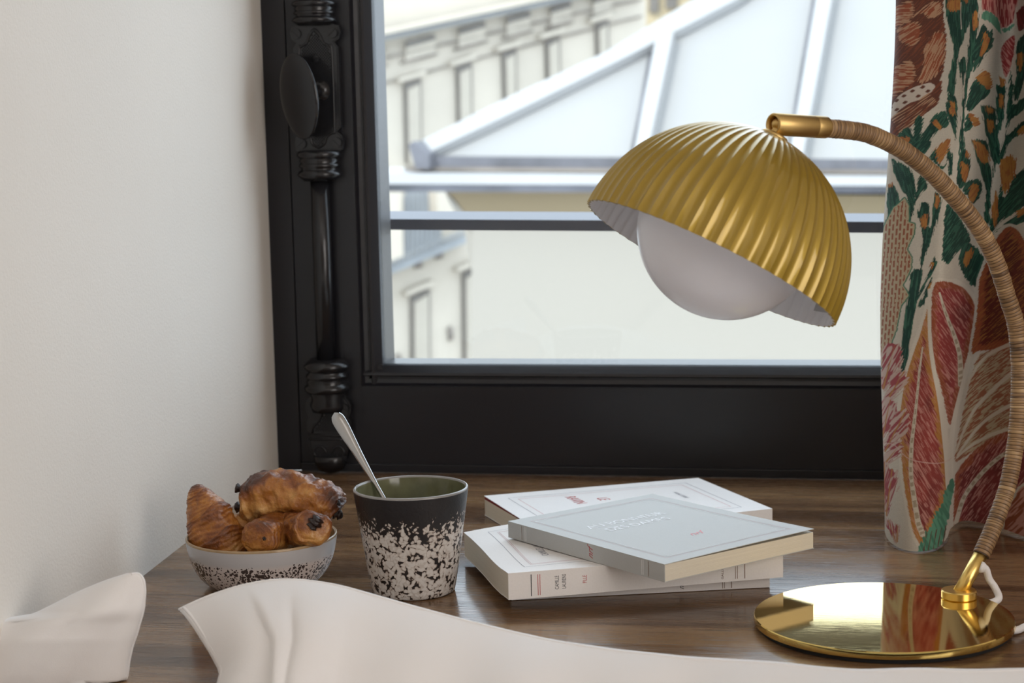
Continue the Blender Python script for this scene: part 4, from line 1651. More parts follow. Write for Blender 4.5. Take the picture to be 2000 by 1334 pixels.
# pillow corner at the left
pl_rows = [(1119, 248, 266), (1123, 236, 274), (1132, 208, 280), (1142, 182, 282), (1155, 152, 283), (1170, 122, 282), (1185, 92, 281), (1198, 66, 278),
           (1207, 10, 276), (1215, -70, 273), (1235, -170, 268), (1260, -230, 259), (1290, -260, 252), (1334, -270, 247), (1400, -270, 241), (1470, -265, 234)]
ys = [r[0] for r in pl_rows]
NR, NC = 60, 50
F = np.zeros((2, NR, NC, 3))
for i in range(NR):
    f = (i / (NR - 1)) ** 1.25
    py = 1119 + (1470 - 1119) * f
    xl = np.interp(py, ys, [r[1] for r in pl_rows])
    xr = np.interp(py, ys, [r[2] for r in pl_rows])
    for j in range(NC):
        g = 0.5 - 0.5 * math.cos(math.pi * j / (NC - 1))
        px = xl + (xr - xl) * g
        e = (max(0.0, 1 - (2 * g - 1) ** 2) ** 0.55) * min(1.0, (f * 5) ** 0.7) * 0.022 * min(1, (f + 0.12) * 2.0)
        e *= 1.0
        cre = 0.0030 * abs(math.sin((px + 0.75 * py) * 0.030)) * min(1, f * 4) * max(0, 1 - (2 * g - 1) ** 2) \
            + 0.0030 * math.sin((px + 0.9 * py) * 0.021 + 0.8) * max(0, 1 - (2 * g - 1) ** 2)
        y0 = 1.098
        F[0, i, j] = at_y(px, py, y0 - e - cre)
        F[1, i, j] = at_y(px, py, y0 + 0.5 * e + 0.0005)
F[..., 2] = np.where(F[..., 1] > 1.03, np.maximum(F[..., 2], 0.0012), F[..., 2])
vs = np.concatenate([F[0].reshape(-1, 3), F[1].reshape(-1, 3)])
S = NR * NC
fs = []
for i in range(NR - 1):
    for j in range(NC - 1):
        a, b, c, d = i * NC + j, i * NC + j + 1, (i + 1) * NC + j + 1, (i + 1) * NC + j
        fs += [(a, d, c, b), (S + a, S + b, S + c, S + d)]
# shift right away from the wall line is not needed: the wall stands further out at this height
bm = bmesh.new()
bv = [bm.verts.new(v) for v in vs]
for f in fs:
    bm.faces.new([bv[i] for i in f])
bmesh.ops.remove_doubles(bm, verts=bm.verts, dist=0.0007)
pil = from_bm('pillow', bm, M['cotton'], smooth=True)
pp_ = [F[0, i, NC - 1] for i in range(1, NR, 3)]
tube('piping', catmull([F[0, 1, NC // 2]] + pp_, 200), 0.0009, M['cotton'], pil, seg=8)
tag(pil, 'corner of a white pillow in the lower left foreground by the wall', 'pillow')

# ------------------------------------------------------------------ curtain
CURTAIN_MARK = 1
HEM_Z = 0.0012
TOP_Z = 1.62


def prof(z):
    """fold line of the cloth (x, y) at height z, two key profiles blended"""
    bottom = [(0.0210, 1.560), (0.0196, 1.545), (0.0230, 1.515), (0.0340, 1.490), (0.0470, 1.486), (0.0600, 1.500), (0.0690, 1.530), (0.0740, 1.562),
              (0.0850, 1.586), (0.1000, 1.580), (0.1180, 1.560), (0.1340, 1.535), (0.1500, 1.515), (0.1700, 1.495), (0.1850, 1.53), (0.195, 1.565),
              (0.215, 1.575), (0.235, 1.545), (0.25, 1.51), (0.27, 1.50), (0.29, 1.53), (0.30, 1.565), (0.32, 1.575), (0.34, 1.54), (0.36, 1.505),
              (0.38, 1.50), (0.40, 1.54), (0.41, 1.57), (0.43, 1.575), (0.45, 1.53), (0.47, 1.50)]
    mid = [(0.0165, 1.565), (0.0155, 1.555), (0.0180, 1.540), (0.0300, 1.520), (0.0450, 1.507), (0.0590, 1.500), (0.0680, 1.515), (0.0760, 1.545),
           (0.0880, 1.588), (0.1010, 1.596), (0.1150, 1.575), (0.1300, 1.540), (0.1480, 1.510), (0.1700, 1.495), (0.1850, 1.53), (0.195, 1.565),
           (0.215, 1.575), (0.235, 1.545), (0.25, 1.51), (0.27, 1.50), (0.29, 1.53), (0.30, 1.565), (0.32, 1.575), (0.34, 1.54), (0.36, 1.505),
           (0.38, 1.50), (0.40, 1.54), (0.41, 1.57), (0.43, 1.575), (0.45, 1.53), (0.47, 1.50)]
    topp = [(0.0290, 1.565), (0.0270, 1.555), (0.0310, 1.542), (0.0450, 1.532), (0.0620, 1.524), (0.0770, 1.512), (0.0860, 1.500), (0.0950, 1.515),
            (0.1030, 1.550), (0.1130, 1.592), (0.1240, 1.600), (0.1350, 1.560), (0.1450, 1.510), (0.1600, 1.490), (0.1850, 1.53), (0.195, 1.565),
            (0.215, 1.575), (0.235, 1.545), (0.25, 1.51), (0.27, 1.50), (0.29, 1.53), (0.30, 1.565), (0.32, 1.575), (0.34, 1.54), (0.36, 1.505),
            (0.38, 1.50), (0.40, 1.54), (0.41, 1.57), (0.43, 1.575), (0.45, 1.53), (0.47, 1.50)]
    b, m, t_ = np.array(bottom), np.array(mid), np.array(topp)
    if z < 0.18:
        w = z / 0.18
        w = w * w * (3 - 2 * w)
        return b * (1 - w) + m * w
    w = min(1.0, (z - 0.18) / 0.26)
    w = w * w * (3 - 2 * w)
    return m * (1 - w) + t_ * w


zs = np.concatenate([np.arange(HEM_Z, 0.475, 0.00046), np.linspace(0.48, TOP_Z, 60)])
KN = 31
cols = np.concatenate([np.linspace(0, 13, 360), np.linspace(13.1, KN - 1, 200)])
CP = np.zeros((len(zs), len(cols), 3))
base_cache = {}
for i, z in enumerate(zs):
    pr_ = prof(z)
    # catmull through the profile, sampled at cols
    Pp = np.vstack([2 * pr_[0] - pr_[1], pr_, 2 * pr_[-1] - pr_[-2]])
    ii = np.minimum(cols.astype(int), KN - 2)
    uu = (cols - ii)[:, None]
    a, b, c, d = Pp[ii], Pp[ii + 1], Pp[ii + 2], Pp[ii + 3]
    xy = 0.5 * ((2 * b) + (-a + c) * uu + (2 * a - 5 * b + 4 * c - d) * uu ** 2 + (-a + 3 * b - 3 * c + d) * uu ** 3)
    CP[i, :, :2] = xy
    CP[i, :, 2] = z
# soft irregularities; hem rises towards the window side
lowf = lambda x, z: 0.0016 * np.sin(31 * z + 40 * x) + 0.0010 * np.sin(63 * z - 55 * x + 1.3)
CP[:, :, 1] += lowf(CP[:, :, 0], CP[:, :, 2])
hemw = np.clip(1 - (CP[:, :, 2] - HEM_Z) / 0.05, 0, 1)
CP[:, :, 2] += hemw * np.clip((CP[:, :, 1] - 1.50) * 0.035, 0, 0.004)

# ---- the print, painted per vertex on the cloth (u = across the hanging cloth, v = down), units of about 0.4 mm
Xc, Yc, Zc = CP[:, :, 0], CP[:, :, 1], CP[:, :, 2]
PU = 2509.66 * Xc - 122.17 * Yc + 20.41 * Zc + 1863.16
PV = -18.20 * Xc - 198.23 * Yc - 2438.69 * Zc + 1367.44
SH2 = PU.shape


def hash2(i, j, seed):
    n = (i.astype(np.int64) * 374761393 + j.astype(np.int64) * 668265263 + seed * 1442695041) & 0x7fffffff
    n = (n ^ (n >> 13)) * 1274126177 & 0x7fffffff
    return ((n ^ (n >> 16)) & 0xffff) / 65535.0


def vnoise(x, y, seed=0):
    xi, yi = np.floor(x), np.floor(y)
    fx, fy = x - xi, y - yi
    fx, fy = fx * fx * (3 - 2 * fx), fy * fy * (3 - 2 * fy)
    a = hash2(xi, yi, seed)
    b = hash2(xi + 1, yi, seed)
    c = hash2(xi, yi + 1, seed)
    d = hash2(xi + 1, yi + 1, seed)
    return a + (b - a) * fx + (c - a) * fy + (a - b - c + d) * fx * fy


WOB = (vnoise(PU / 3.0, PV / 3.0, 5) - 0.5) * 5.0
CREAM, BROWN, TANL = srgb(196, 186, 170)[:3], srgb(92, 52, 38)[:3], srgb(176, 138, 108)[:3]
GREEN, GREEN2, OCH = srgb(18, 56, 46)[:3], srgb(62, 112, 88)[:3], srgb(170, 116, 56)[:3]
RED, PINK, DRED = srgb(140, 50, 50)[:3], srgb(206, 150, 136)[:3], srgb(92, 34, 30)[:3]
TEAL, BEIGE, RUST = srgb(92, 146, 118)[:3], srgb(176, 158, 128)[:3], srgb(140, 72, 44)[:3]
IMG = np.zeros(SH2 + (3,))
IMG[:] = np.array(CREAM)
IMG *= (0.94 + 0.10 * vnoise(PU / 1.6, PV / 1.6, 77))[..., None]


def poly_sd(poly, box_=None):
    """signed distance (negative inside) to polygon, on the whole cloth"""
    poly = np.array(poly, float)
    x0, y0 = poly.min(0) - 16
    x1, y1 = poly.max(0) + 16
    m = (PU > x0) & (PU < x1) & (PV > y0) & (PV < y1)
    X, Y = PU[m], PV[m]
    dmin = np.full(X.shape, 1e9)
    inside = np.zeros(X.shape, bool)
    n = len(poly)
    for k in range(n):
        ax_, ay = poly[k]
        bx, by = poly[(k + 1) % n]
        ex, ey = bx - ax_, by - ay
        t__ = np.clip(((X - ax_) * ex + (Y - ay) * ey) / (ex * ex + ey * ey + 1e-9), 0, 1)
        dmin = np.minimum(dmin, (X - ax_ - t__ * ex) ** 2 + (Y - ay - t__ * ey) ** 2)
        cr_ = ((ay > Y) != (by > Y)) & (X < (bx - ax_) * (Y - ay) / (by - ay + 1e-12) + ax_)
        inside ^= cr_
    sd = np.sqrt(dmin) * np.where(inside, -1, 1)
    return m, sd


def hatch(m, ang_, pitch, seed, stretch=9.0):
    c, s = math.cos(ang_), math.sin(ang_)
    X, Y = PU[m], PV[m]
    al = X * c + Y * s
    ac = -X * s + Y * c
    return vnoise(al / (pitch * stretch), ac / pitch, seed)


def put(m, alpha, col):
    IMG[m] = IMG[m] * (1 - alpha[:, None]) + np.array(col) * alpha[:, None]


def fill(poly, col, ang_=0.0, col2=None, pitch=2.6, amt=0.9, seed=1, rag=1.0, smooth_poly=True, thr=0.5, grow=0.0):
    if smooth_poly:
        pp = np.array(poly, float)
        pp = catmull(np.vstack([pp, pp[:1]]), len(pp) * 6)[:-1]
    else:
        pp = poly
    m, sd = poly_sd(pp)
    h = hatch(m, ang_, pitch, seed)
    a = np.clip((-sd + grow + (h - 0.5) * 7 * rag + WOB[m] * 0.25 * rag) / 1.2 + 0.5, 0, 1)
    put(m, a, col)
    if col2 is not None:
        b = np.clip((h - thr) * 7 + 0.5, 0, 1) * a * amt
        put(m, b, col2)
    return m, sd, a


def line_sd(pts, n=None):
    pts = np.array(pts, float)
    pts = catmull(pts, n or len(pts) * 8)
    x0, y0 = pts.min(0) - 30
    x1, y1 = pts.max(0) + 30
    m = (PU > x0) & (PU < x1) & (PV > y0) & (PV < y1)
    X, Y = PU[m], PV[m]
    dmin = np.full(X.shape, 1e9)
    tt_ = np.zeros(X.shape)
    n = len(pts)
    for k in range(n - 1):
        ax_, ay = pts[k]
        ex, ey = pts[k + 1] - pts[k]
        t__ = np.clip(((X - ax_) * ex + (Y - ay) * ey) / (ex * ex + ey * ey + 1e-9), 0, 1)
        d = (X - ax_ - t__ * ex) ** 2 + (Y - ay - t__ * ey) ** 2
        w = d < dmin
        dmin = np.where(w, d, dmin)
        tt_ = np.where(w, (k + t__) / (n - 1), tt_)
    return m, np.sqrt(dmin), tt_


def stroke(pts, w0, w1, col, rag=0.5, col2=None, amt=0.6, seed=3, ang_=None):
    m, d, t__ = line_sd(pts)
    if ang_ is None:
        ang_ = math.atan2(pts[-1][1] - pts[0][1], pts[-1][0] - pts[0][0])
    h = hatch(m, ang_, 2.2, seed)
    a = np.clip(((w0 + (w1 - w0) * t__) / 2 - d + (h - 0.5) * 5 * rag) / 1.1 + 0.5, 0, 1)
    put(m, a, col)
    if col2 is not None:
        put(m, np.clip((h - 0.62) * 7 + 0.5, 0, 1) * a * amt, col2)


def leaf(bx, by, tx, ty, w, och=True, seed=0, split=False):
    w = w * 1.24
    tx, ty = tx + (tx - bx) * 0.10, ty + (ty - by) * 0.10
    ax_ = np.array([tx - bx, ty - by], float)
    L_ = np.hypot(*ax_)
    e = ax_ / L_
    nn = np.array([-e[1], e[0]])
    shape = [(0, 0.18), (0.25, 0.35), (0.5, 0.75), (0.75, 1.0), (0.92, 0.85), (1.04, 0.35)]
    poly = [np.array([bx, by]) + e * L_ * f + nn * w / 2 * k for f, k in shape] + [np.array([bx, by]) + e * L_ * f - nn * w / 2 * k for f, k in shape[::-1]]
    ang_ = math.atan2(e[1], e[0])
    fill(poly, GREEN, ang_, GREEN2, 1.7, 0.6, seed + 11, 1.1, thr=0.6)
    if och:
        shape = [(0.50, 0.06), (0.66, 0.36), (0.85, 0.46), (1.0, 0.30)]
        poly = [np.array([bx, by]) + e * L_ * f + nn * w / 2 * k for f, k in shape] + [np.array([bx, by]) + e * L_ * f - nn * w / 2 * k for f, k in shape[::-1]]
        fill(poly, OCH, ang_ + 0.25, GREEN, 1.8, 0.6, seed + 29, 0.9, thr=0.64)


# cloth coordinates of the two upper repeats of the print
def q1(pts):
    return [(1720 + x / 4.447, y / 4.447) for x, y in pts]


def q2(pts):
    return [(1720 + x / 4.447, 280 + y / 4.447) for x, y in pts]


# brown plumed form at the top left
fill(q1([(60, -300), (400, -340), (540, -80), (552, 200), (577, 330), (568, 450), (552, 600), (530, 690), (535, 790), (490, 900), (385, 985), (240, 1095), (95, 1175), (10, 1150), (20, 400)]),
     BROWN, 2.4, RUST, 1.8, 0.45, 2, 0.7, thr=0.62)
for pts, an in (([(110, 30), (260, 10), (285, 90), (255, 160), (110, 200)], 0.15), ([(290, 140), (390, 70), (530, 35), (520, 130), (430, 160), (380, 115)], 2.5),
                ([(145, 240), (240, 185), (340, 205), (350, 300), (290, 380), (180, 340)], 2.7), ([(390, 420), (470, 290), (565, 320), (555, 500), (500, 640), (340, 700), (375, 560)], 2.05),
                ([(110, 560), (250, 520), (295, 600), (275, 710), (105, 790)], 0.1)):
    fill(q1(pts), RUST, an, TANL, 1.5, 0.9, int(pts[0][0]), 1.3, thr=0.5)
fill(q1([(60, 960), (130, 835), (260, 755), (420, 712), (475, 755), (370, 835), (240, 890), (90, 985)]), srgb(190, 176, 162)[:3], 2.7, None, rag=0.4)
for cx, cy in ((140, 845), (205, 812), (280, 775), (370, 745), (215, 868), (330, 822), (415, 782), (140, 925), (80, 900)):
    fill(q1([(cx - 24, cy + 6), (cx, cy - 14), (cx + 24, cy - 4), (cx, cy + 14)]), BROWN, 0, None, rag=0.1)
for k in range(7):
    stroke(q1([(90 + k * 12, 990 + k * 22), (250 + k * 14, 915 + k * 16), (430 + k * 9, 800 + k * 12)]), 1.6, 0.8, TANL, 0.5, seed=k)
GSH = [
    (q1([(560, -200), (575, 150), (600, 280), (642, 440), (625, 560), (600, 680), (588, 800), (640, 822), (658, 650), (668, 560), (695, 450), (735, 320), (785, 210), (805, 100), (830, -150)]), 1.6),
    (q1([(800, -60), (845, 60), (848, 200), (838, 330), (825, 480), (800, 610), (760, 740), (738, 900), (728, 1050), (722, 1334), (690, 1334), (697, 1100), (715, 880), (745, 640), (760, 450), (775, 250)]), 1.6),
    (q1([(808, 640), (802, 480), (860, 290), (895, 248), (940, 275), (976, 250), (972, 370), (900, 500)]), 2.1),
    (q1([(740, 970), (760, 850), (825, 700), (955, 730), (930, 800), (800, 950)]), 2.1),
    (q1([(682, 560), (720, 510), (742, 590), (715, 770), (695, 640)]), 1.5),
    (q1([(718, 1140), (738, 1050), (775, 1000), (800, 1080), (770, 1130)]), 2.2),
    (q1([(568, 920), (600, 815), (660, 860), (668, 960), (655, 1210), (630, 1120), (590, 1020)]), 1.3),
    (q1([(340, 1200), (400, 1100), (460, 1010), (560, 963), (597, 1060), (550, 1110), (470, 1155), (390, 1290), (330, 1400), (290, 1340), (300, 1040), (368, 1000), (362, 1120)]), 2.2),
    (q1([(140, 1160), (240, 1085), (295, 1180), (305, 1320), (200, 1250)]), 0.9),
    (q1([(878, 900), (1000, 885), (1022, 1050), (1055, 1334), (985, 1360), (940, 1180), (905, 1060)]), 1.3),
    (q1([(1018, 680), (1098, 680), (1098, 830), (1082, 980), (1050, 1070), (1018, 900)]), 1.5),
    (q1([(1145, 550), (1168, 680), (1165, 850), (1260, 810), (1260, 900), (1135, 1010), (1115, 1120), (1260, 1000), (1260, 1085), (1125, 1200), (1065, 1350), (1035, 1350), (1098, 1100), (1122, 800)]), 1.9),
    (q1([(1200, 300), (1280, 240), (1280, 560), (1205, 810), (1170, 780), (1195, 560), (1188, 400)]), 1.7),
    (q2([(95, 105), (250, 195), (300, 300), (312, 400), (285, 600), (243, 645), (240, 480), (190, 380), (125, 250)]), 1.3),
    (q2([(305, 430), (350, 255), (415, 350), (355, 420), (300, 510)]), 2.2),
    (q2([(260, -20), (440, -40), (400, 70), (345, 60)]), 2.3),
    (q2([(50, 430), (68, 325), (122, 350), (162, 470), (112, 570), (66, 650)]), 1.5),
    (q2([(420, 110), (490, 40), (505, 150), (560, 190), (592, 50), (605, 100), (552, 210), (480, 165)]), 2.2),
    (q2([(582, 110), (622, 85), (624, 230), (600, 265)]), 1.5),
    (q2([(655, 340), (680, 150), (720, 40), (772, 110), (788, 180), (750, 295), (700, 375)]), 1.9),
    (q2([(722, 400), (750, 320), (830, 278), (893, 310), (872, 420), (820, 495), (770, 455)]), 2.2),
    (q2([(790, -40), (860, 150), (900, 270), (925, 420), (915, 640), (952, 668), (972, 400), (985, 250), (955, 110), (930, -60)]), 1.4),
    (q2([(975, -200), (1010, 100), (985, 250), (1000, 0), (1050, -220)]), 1.5),
    (q2([(1060, 290), (1090, 430), (1180, 240), (1300, 200), (1300, 470), (1090, 620), (975, 750), (965, 640), (1035, 450)]), 2.3),
    (q2([(990, 765), (1150, 620), (1300, 540), (1300, 630), (1140, 695), (1080, 685)]), 2.6),
    (q2([(325, 580), (368, 495), (428, 510), (432, 640), (415, 700), (452, 680), (467, 500), (480, 410), (525, 450), (522, 560), (482, 700), (432, 850), (382, 990), (348, 1150), (300, 1260), (255, 1125), (338, 1085), (352, 950), (370, 800)]), 1.8),
    (q2([(538, 985), (560, 620), (600, 515), (700, 640), (785, 800), (740, 865), (650, 935), (590, 1015)]), 2.2),
    (q2([(685, 960), (720, 855), (790, 845), (905, 960), (905, 1050), (855, 1200), (808, 1230), (718, 1110), (688, 1030)]), 2.0),
    (q2([(290, 1350), (400, 1150), (472, 965), (485, 1040), (425, 1150), (340, 1310)]), 2.1),
    (q2([(330, 1400), (430, 1170), (455, 1145), (445, 1250), (395, 1360)]), 2.0),
]
for n_, (pts, an) in enumerate(GSH):
    fill(pts, GREEN, an, GREEN2, 1.5, 0.5, n_ + 11, 0.75, thr=0.6)
OSH = [
    (q1([(588, 35), (640, 25), (688, 40), (692, 112), (640, 126), (598, 105)]), 1.6), (q1([(715, -60), (770, -60), (760, 60), (725, 40)]), 1.6), (q1([(808, 150), (842, 160), (838, 270), (800, 290)]), 1.6),
    (q1([(900, 295), (938, 330), (928, 430), (870, 505), (878, 400)]), 2.0), (q1([(818, 695), (860, 640), (930, 605), (975, 660), (950, 738), (860, 728)]), 2.4),
    (q1([(768, 988), (852, 1018), (858, 1062), (810, 1092), (783, 1040)]), 2.6), (q1([(598, 880), (652, 905), (642, 1012), (604, 970)]), 1.4), (q1([(480, 1035), (535, 1080), (520, 1118), (462, 1070)]), 1.0),
    (q1([(175, 1175), (250, 1180), (232, 1235)]), 1.0), (q1([(918, 885), (992, 898), (970, 942), (930, 932)]), 1.3), (q1([(928, 1000), (992, 1000), (986, 1092), (950, 1092)]), 1.3),
    (q1([(1038, 605), (1098, 628), (1082, 690), (1043, 682)]), 1.4), (q1([(1043, 760), (1082, 768), (1070, 872), (1043, 862)]), 1.4), (q1([(1205, 420), (1245, 400), (1245, 520), (1210, 560)]), 1.6),
    (q1([(1200, 1090), (1260, 1050), (1260, 1110), (1210, 1130)]), 2.3), (q2([(55, 330), (102, 318), (92, 352), (70, 350)]), 1.5), (q2([(478, 50), (560, -30), (605, -30), (590, 60), (512, 162)]), 2.2),
    (q2([(700, 148), (762, 188), (732, 312), (700, 250)]), 1.9), (q2([(733, 48), (775, 80), (748, 112)]), 1.9), (q2([(768, 445), (790, 340), (852, 318), (852, 400), (800, 482)]), 2.2),
    (q2([(800, -40), (900, -30), (958, 110), (868, 112)]), 1.3), (q2([(1058, 90), (1150, 55), (1188, 130), (1170, 250), (1092, 405), (1058, 250)]), 1.5), (q2([(345, 640), (412, 598), (402, 702), (360, 702)]), 1.6),
    (q2([(474, 435), (512, 440), (490, 545)]), 1.8), (q2([(740, 920), (802, 888), (802, 960), (750, 1062), (720, 1000)]), 1.8), (q2([(440, 1010), (477, 1008), (460, 1085)]), 1.9), (q2([(410, 1240), (447, 1178), (435, 1305)]), 1.9),
    (q2([(980, 520), (1010, 380), (1035, 420), (1020, 640), (985, 690)]), 1.6), (q2([(1190, 560), (1260, 530), (1260, 580), (1200, 610)]), 2.5),
]
for n_, (pts, an) in enumerate(OSH):
    fill(pts, OCH, an, RUST, 1.4, 0.6, n_ + 129, 1.0, thr=0.62)
stroke([(1792, 530), (1783, 580), (1774, 630), (1768, 680), (1765, 724)], 22, 12, GREEN, 0.6, GREEN2)
stroke(q1([(700, 60), (698, 160), (704, 280)]), 1.2, 1.6, srgb(190, 182, 168)[:3], 0.3)
# red flower at the top right
fill(q1([(860, -200), (1195, -240), (1185, 20), (1160, 118), (1060, 182), (1040, 128), (960, 118), (900, 132), (876, 100)]), RED, 1.57, PINK, 1.5, 0.75, 31, 0.6, thr=0.54)
fill(q1([(880, 150), (960, 118), (1032, 132), (1055, 235), (980, 200), (880, 208)]), TEAL, 1.57, GREEN2, 1.6, 0.5, rag=0.5)
fill(q1([(1060, 190), (1120, 165), (1172, 128), (1172, 160), (1085, 215)]), TEAL, 1.57, GREEN2, 1.6, 0.5, rag=0.5)
fill(q1([(1108, 280), (1175, 235), (1180, 340), (1160, 460), (1104, 605), (1058, 450), (1064, 350)]), RED, 0.9, PINK, 1.5, 0.6, 33, 0.4, thr=0.58)
fill(q1([(1195, 40), (1260, 0), (1260, 180), (1215, 200)]), DRED, 1.3, RED, 1.6, 0.5, 34, 0.5)
# hatched beige thistle on the left edge
thi = [(1712, 470), (1728, 430), (1745, 400), (1768, 382), (1776, 396), (1776, 428), (1788, 432), (1786, 452), (1772, 482), (1782, 498), (1780, 520), (1764, 552), (1776, 572),
       (1760, 592), (1750, 640), (1735, 680), (1718, 720), (1700, 700)]
fill(thi, GREEN2, 0, None, rag=0.3, smooth_poly=False, grow=2.5)
m, sd, a = fill(thi, BEIGE, 0, None, rag=0.2, smooth_poly=False)
X, Y = PU[m], PV[m]
col_i = np.floor(X / 7.5)
dash = (np.mod(X + Y * 0.08, 7.5) < 3.8) & (np.mod(Y + 9 * np.mod(col_i, 2), 18) < 13) & (sd < -2)
put(m, dash * 0.9, RUST)
# petal group
def q3(pts):
    return [(1640 + x / 3.567, 560 + y / 3.567) for x, y in pts]


CRM = srgb(204, 194, 178)[:3]


def petal(poly, ang_, edge, core, light, seed, w=13.0, dark=None):
    """embroidered petal: stitched edge colour running into the core colour, fine light stitches over it"""
    m, sd, a = fill(poly, edge, ang_, light, 1.15, 0.35, seed, 0.5, thr=0.66)
    h1 = hatch(m, ang_, 1.5, seed + 1, 12)
    inn = np.clip((-sd - 4 - h1 * w) / 3.5, 0, 1) * a
    put(m, inn * 0.92, core)
    if dark is not None:
        lo = np.clip((vnoise(PU[m] / 26.0, PV[m] / 34.0, seed + 5) - 0.45) * 3, 0, 1)
        put(m, inn * lo * 0.55, dark)
    h2 = hatch(m, ang_, 1.15, seed + 2, 13)
    put(m, inn * np.clip((h2 - 0.63) * 8 + 0.5, 0, 1) * 0.62, light)


pet1 = q3([(622, 70), (600, 190), (555, 320), (505, 470), (455, 640), (425, 800), (422, 960), (432, 1150), (455, 1380)]) + \
    [(1785, 1030), (1803, 1056), (1826, 1020), (1846, 980), (1856, 930)] + q3([(745, 1150), (718, 900), (690, 720), (650, 520), (632, 330)])
fill(pet1, CRM, 0, None, rag=0.15, grow=6)
petal(pet1, 1.05, OCH, RED, PINK, 41, 15.0, DRED)
pet2 = q3([(645, 30), (690, -60), (850, -20), (945, 110), (960, 200), (925, 400), (865, 600), (850, 730), (795, 900), (765, 960), (735, 800), (700, 640), (655, 470), (640, 250)])
fill(pet2, CRM, 0, None, rag=0.15, grow=6)
petal(pet2, 1.0, RUST, RED, PINK, 43, 12.0, DRED)


def vein(pts, w0, w1, beads=True):
    stroke(pts, w0, w1, srgb(196, 184, 164)[:3], 0.15)
    if beads:
        m, d, t__ = line_sd(pts)
        L_ = np.sum(np.hypot(*np.diff(np.array(pts, float), axis=0).T))
        bd = (np.mod(t__ * L_, 17) < 9.5) & (d < (w0 + (w1 - w0) * t__) / 2 - 1.6) & (t__ > 0.1)
        put(m, bd * 0.8, srgb(148, 130, 106)[:3])


vein(q3([(582, 400), (560, 560), (545, 720), (525, 900), (505, 1080), (500, 1260), (515, 1400)]) + [(1794, 1010), (1803, 1035)], 3, 12)
vein(q3([(700, 20), (745, 170), (800, 330), (838, 470), (845, 600), (850, 690)]), 4, 13)
stroke(q3([(630, 0), (632, 300), (655, 520), (695, 720), (722, 900), (748, 1150), (765, 1400)]), 6, 13, CRM, 0.1)
stroke(q3([(990, 60), (950, 330), (900, 560), (850, 740), (802, 930), (778, 1120), (772, 1380)]), 5, 12, CRM, 0.1)
stroke(q3([(800, -60), (880, -10), (950, 90), (985, 200)]), 9, 7, CRM, 0.1)
stroke(q3([(620, 60), (560, 290), (500, 460), (445, 640), (412, 830)]), 4, 8, CRM, 0.1)
# darker petals beyond the fold
pet3 = [(1915, 545), (1940, 480), (1965, 440), (1990, 445), (2012, 500), (2020, 640), (1960, 680), (1915, 690), (1900, 690), (1910, 620)]
fill(pet3, srgb(190, 180, 165)[:3], 0, None, rag=0.2, grow=6)
petal(pet3, -0.75, RUST, DRED, OCH, 45, 14.0, BROWN)
pet4 = [(1885, 800), (1900, 740), (1915, 700), (1960, 680), (2020, 650), (2060, 700), (2060, 840), (1990, 860), (1930, 880), (1880, 910), (1866, 900)]
fill(pet4, BEIGE, -0.7, RUST, 1.3, 0.85, 47, 0.5, thr=0.48)
for p_ in ([(1868, 890), (1900, 820), (1950, 760), (2010, 700)], [(1872, 900), (1920, 840), (1970, 800), (2020, 770)], [(1870, 905), (1925, 868), (1990, 835), (2030, 820)],
           [(1888, 760), (1925, 705), (1975, 672), (2020, 655)]):
    stroke(p_, 5, 9, srgb(196, 184, 164)[:3], 0.2)
pet5 = [(1866, 940), (1900, 900), (1950, 860), (2020, 830), (2070, 840), (2070, 980), (2010, 1020), (1950, 1050), (1890, 1060), (1864, 1050)]
petal(pet5, -1.0, RUST, srgb(122, 44, 44)[:3], PINK, 48, 12.0, DRED)
vein([(1868, 1040), (1885, 990), (1920, 940), (1965, 895), (2010, 870)], 10, 6)
pet6 = [(1960, 1060), (1975, 1000), (2005, 950), (2060, 930), (2080, 1060), (2040, 1090)]
fill(pet6, srgb(196, 186, 168)[:3], 0, None, rag=0.2, grow=5)
fill(pet6, RUST, -0.9, PINK, 2.6, 0.7, 50, 0.5)
# feathery pink leaves along the left edge
for n_, (cx, cy, tx, ty, w_) in enumerate([(1722, 760, 1748, 668, 44), (1725, 790, 1766, 722, 30), (1720, 860, 1738, 780, 40), (1726, 885, 1768, 800, 34), (1724, 912, 1760, 860, 24),
                                           (1728, 1015, 1742, 915, 30), (1722, 1000, 1724, 910, 24), (1750, 1058, 1733, 1022, 24), (1752, 1056, 1752, 1022, 12)]):
    e = np.array([tx - cx, ty - cy], float)
    L_ = np.hypot(*e)
    e /= L_
    nn = np.array([-e[1], e[0]])
    poly = [np.array([cx, cy]) + e * L_ * f + nn * w_ / 2 * k for f, k in ((0, .25), (.4, .7), (.75, 1), (1, .5))] + \
           [np.array([cx, cy]) + e * L_ * f - nn * w_ / 2 * k for f, k in ((1, .5), (.75, 1), (.4, .7), (0, .25))]
    fill(poly, srgb(150, 62, 66)[:3], math.atan2(e[1], e[0]) + 0.25, srgb(196, 176, 160)[:3], 2.6, 0.8, 60 + n_, 1.6, thr=0.52)
    stroke([(cx, cy), (cx + e[0] * L_ * .5, cy + e[1] * L_ * .5), (tx, ty)], 3, 1.5, OCH, 0.4)
# green ruff at the hem
fill([(1788, 1078), (1796, 1058), (1806, 1040), (1818, 1018), (1828, 995), (1840, 988), (1842, 965), (1852, 950), (1862, 945), (1862, 985), (1852, 1020), (1842, 1060), (1838, 1085), (1810, 1095)],
     TEAL, 1.2, GREEN2, 2.6, 0.8, 71, 1.2, smooth_poly=False)
for k in range(5):
    stroke([(1803 + k * 9, 1090), (1806 + k * 9, 1062), (1812 + k * 9, 1030)], 2, 1.6, srgb(96, 52, 40)[:3], 0.3, seed=k)
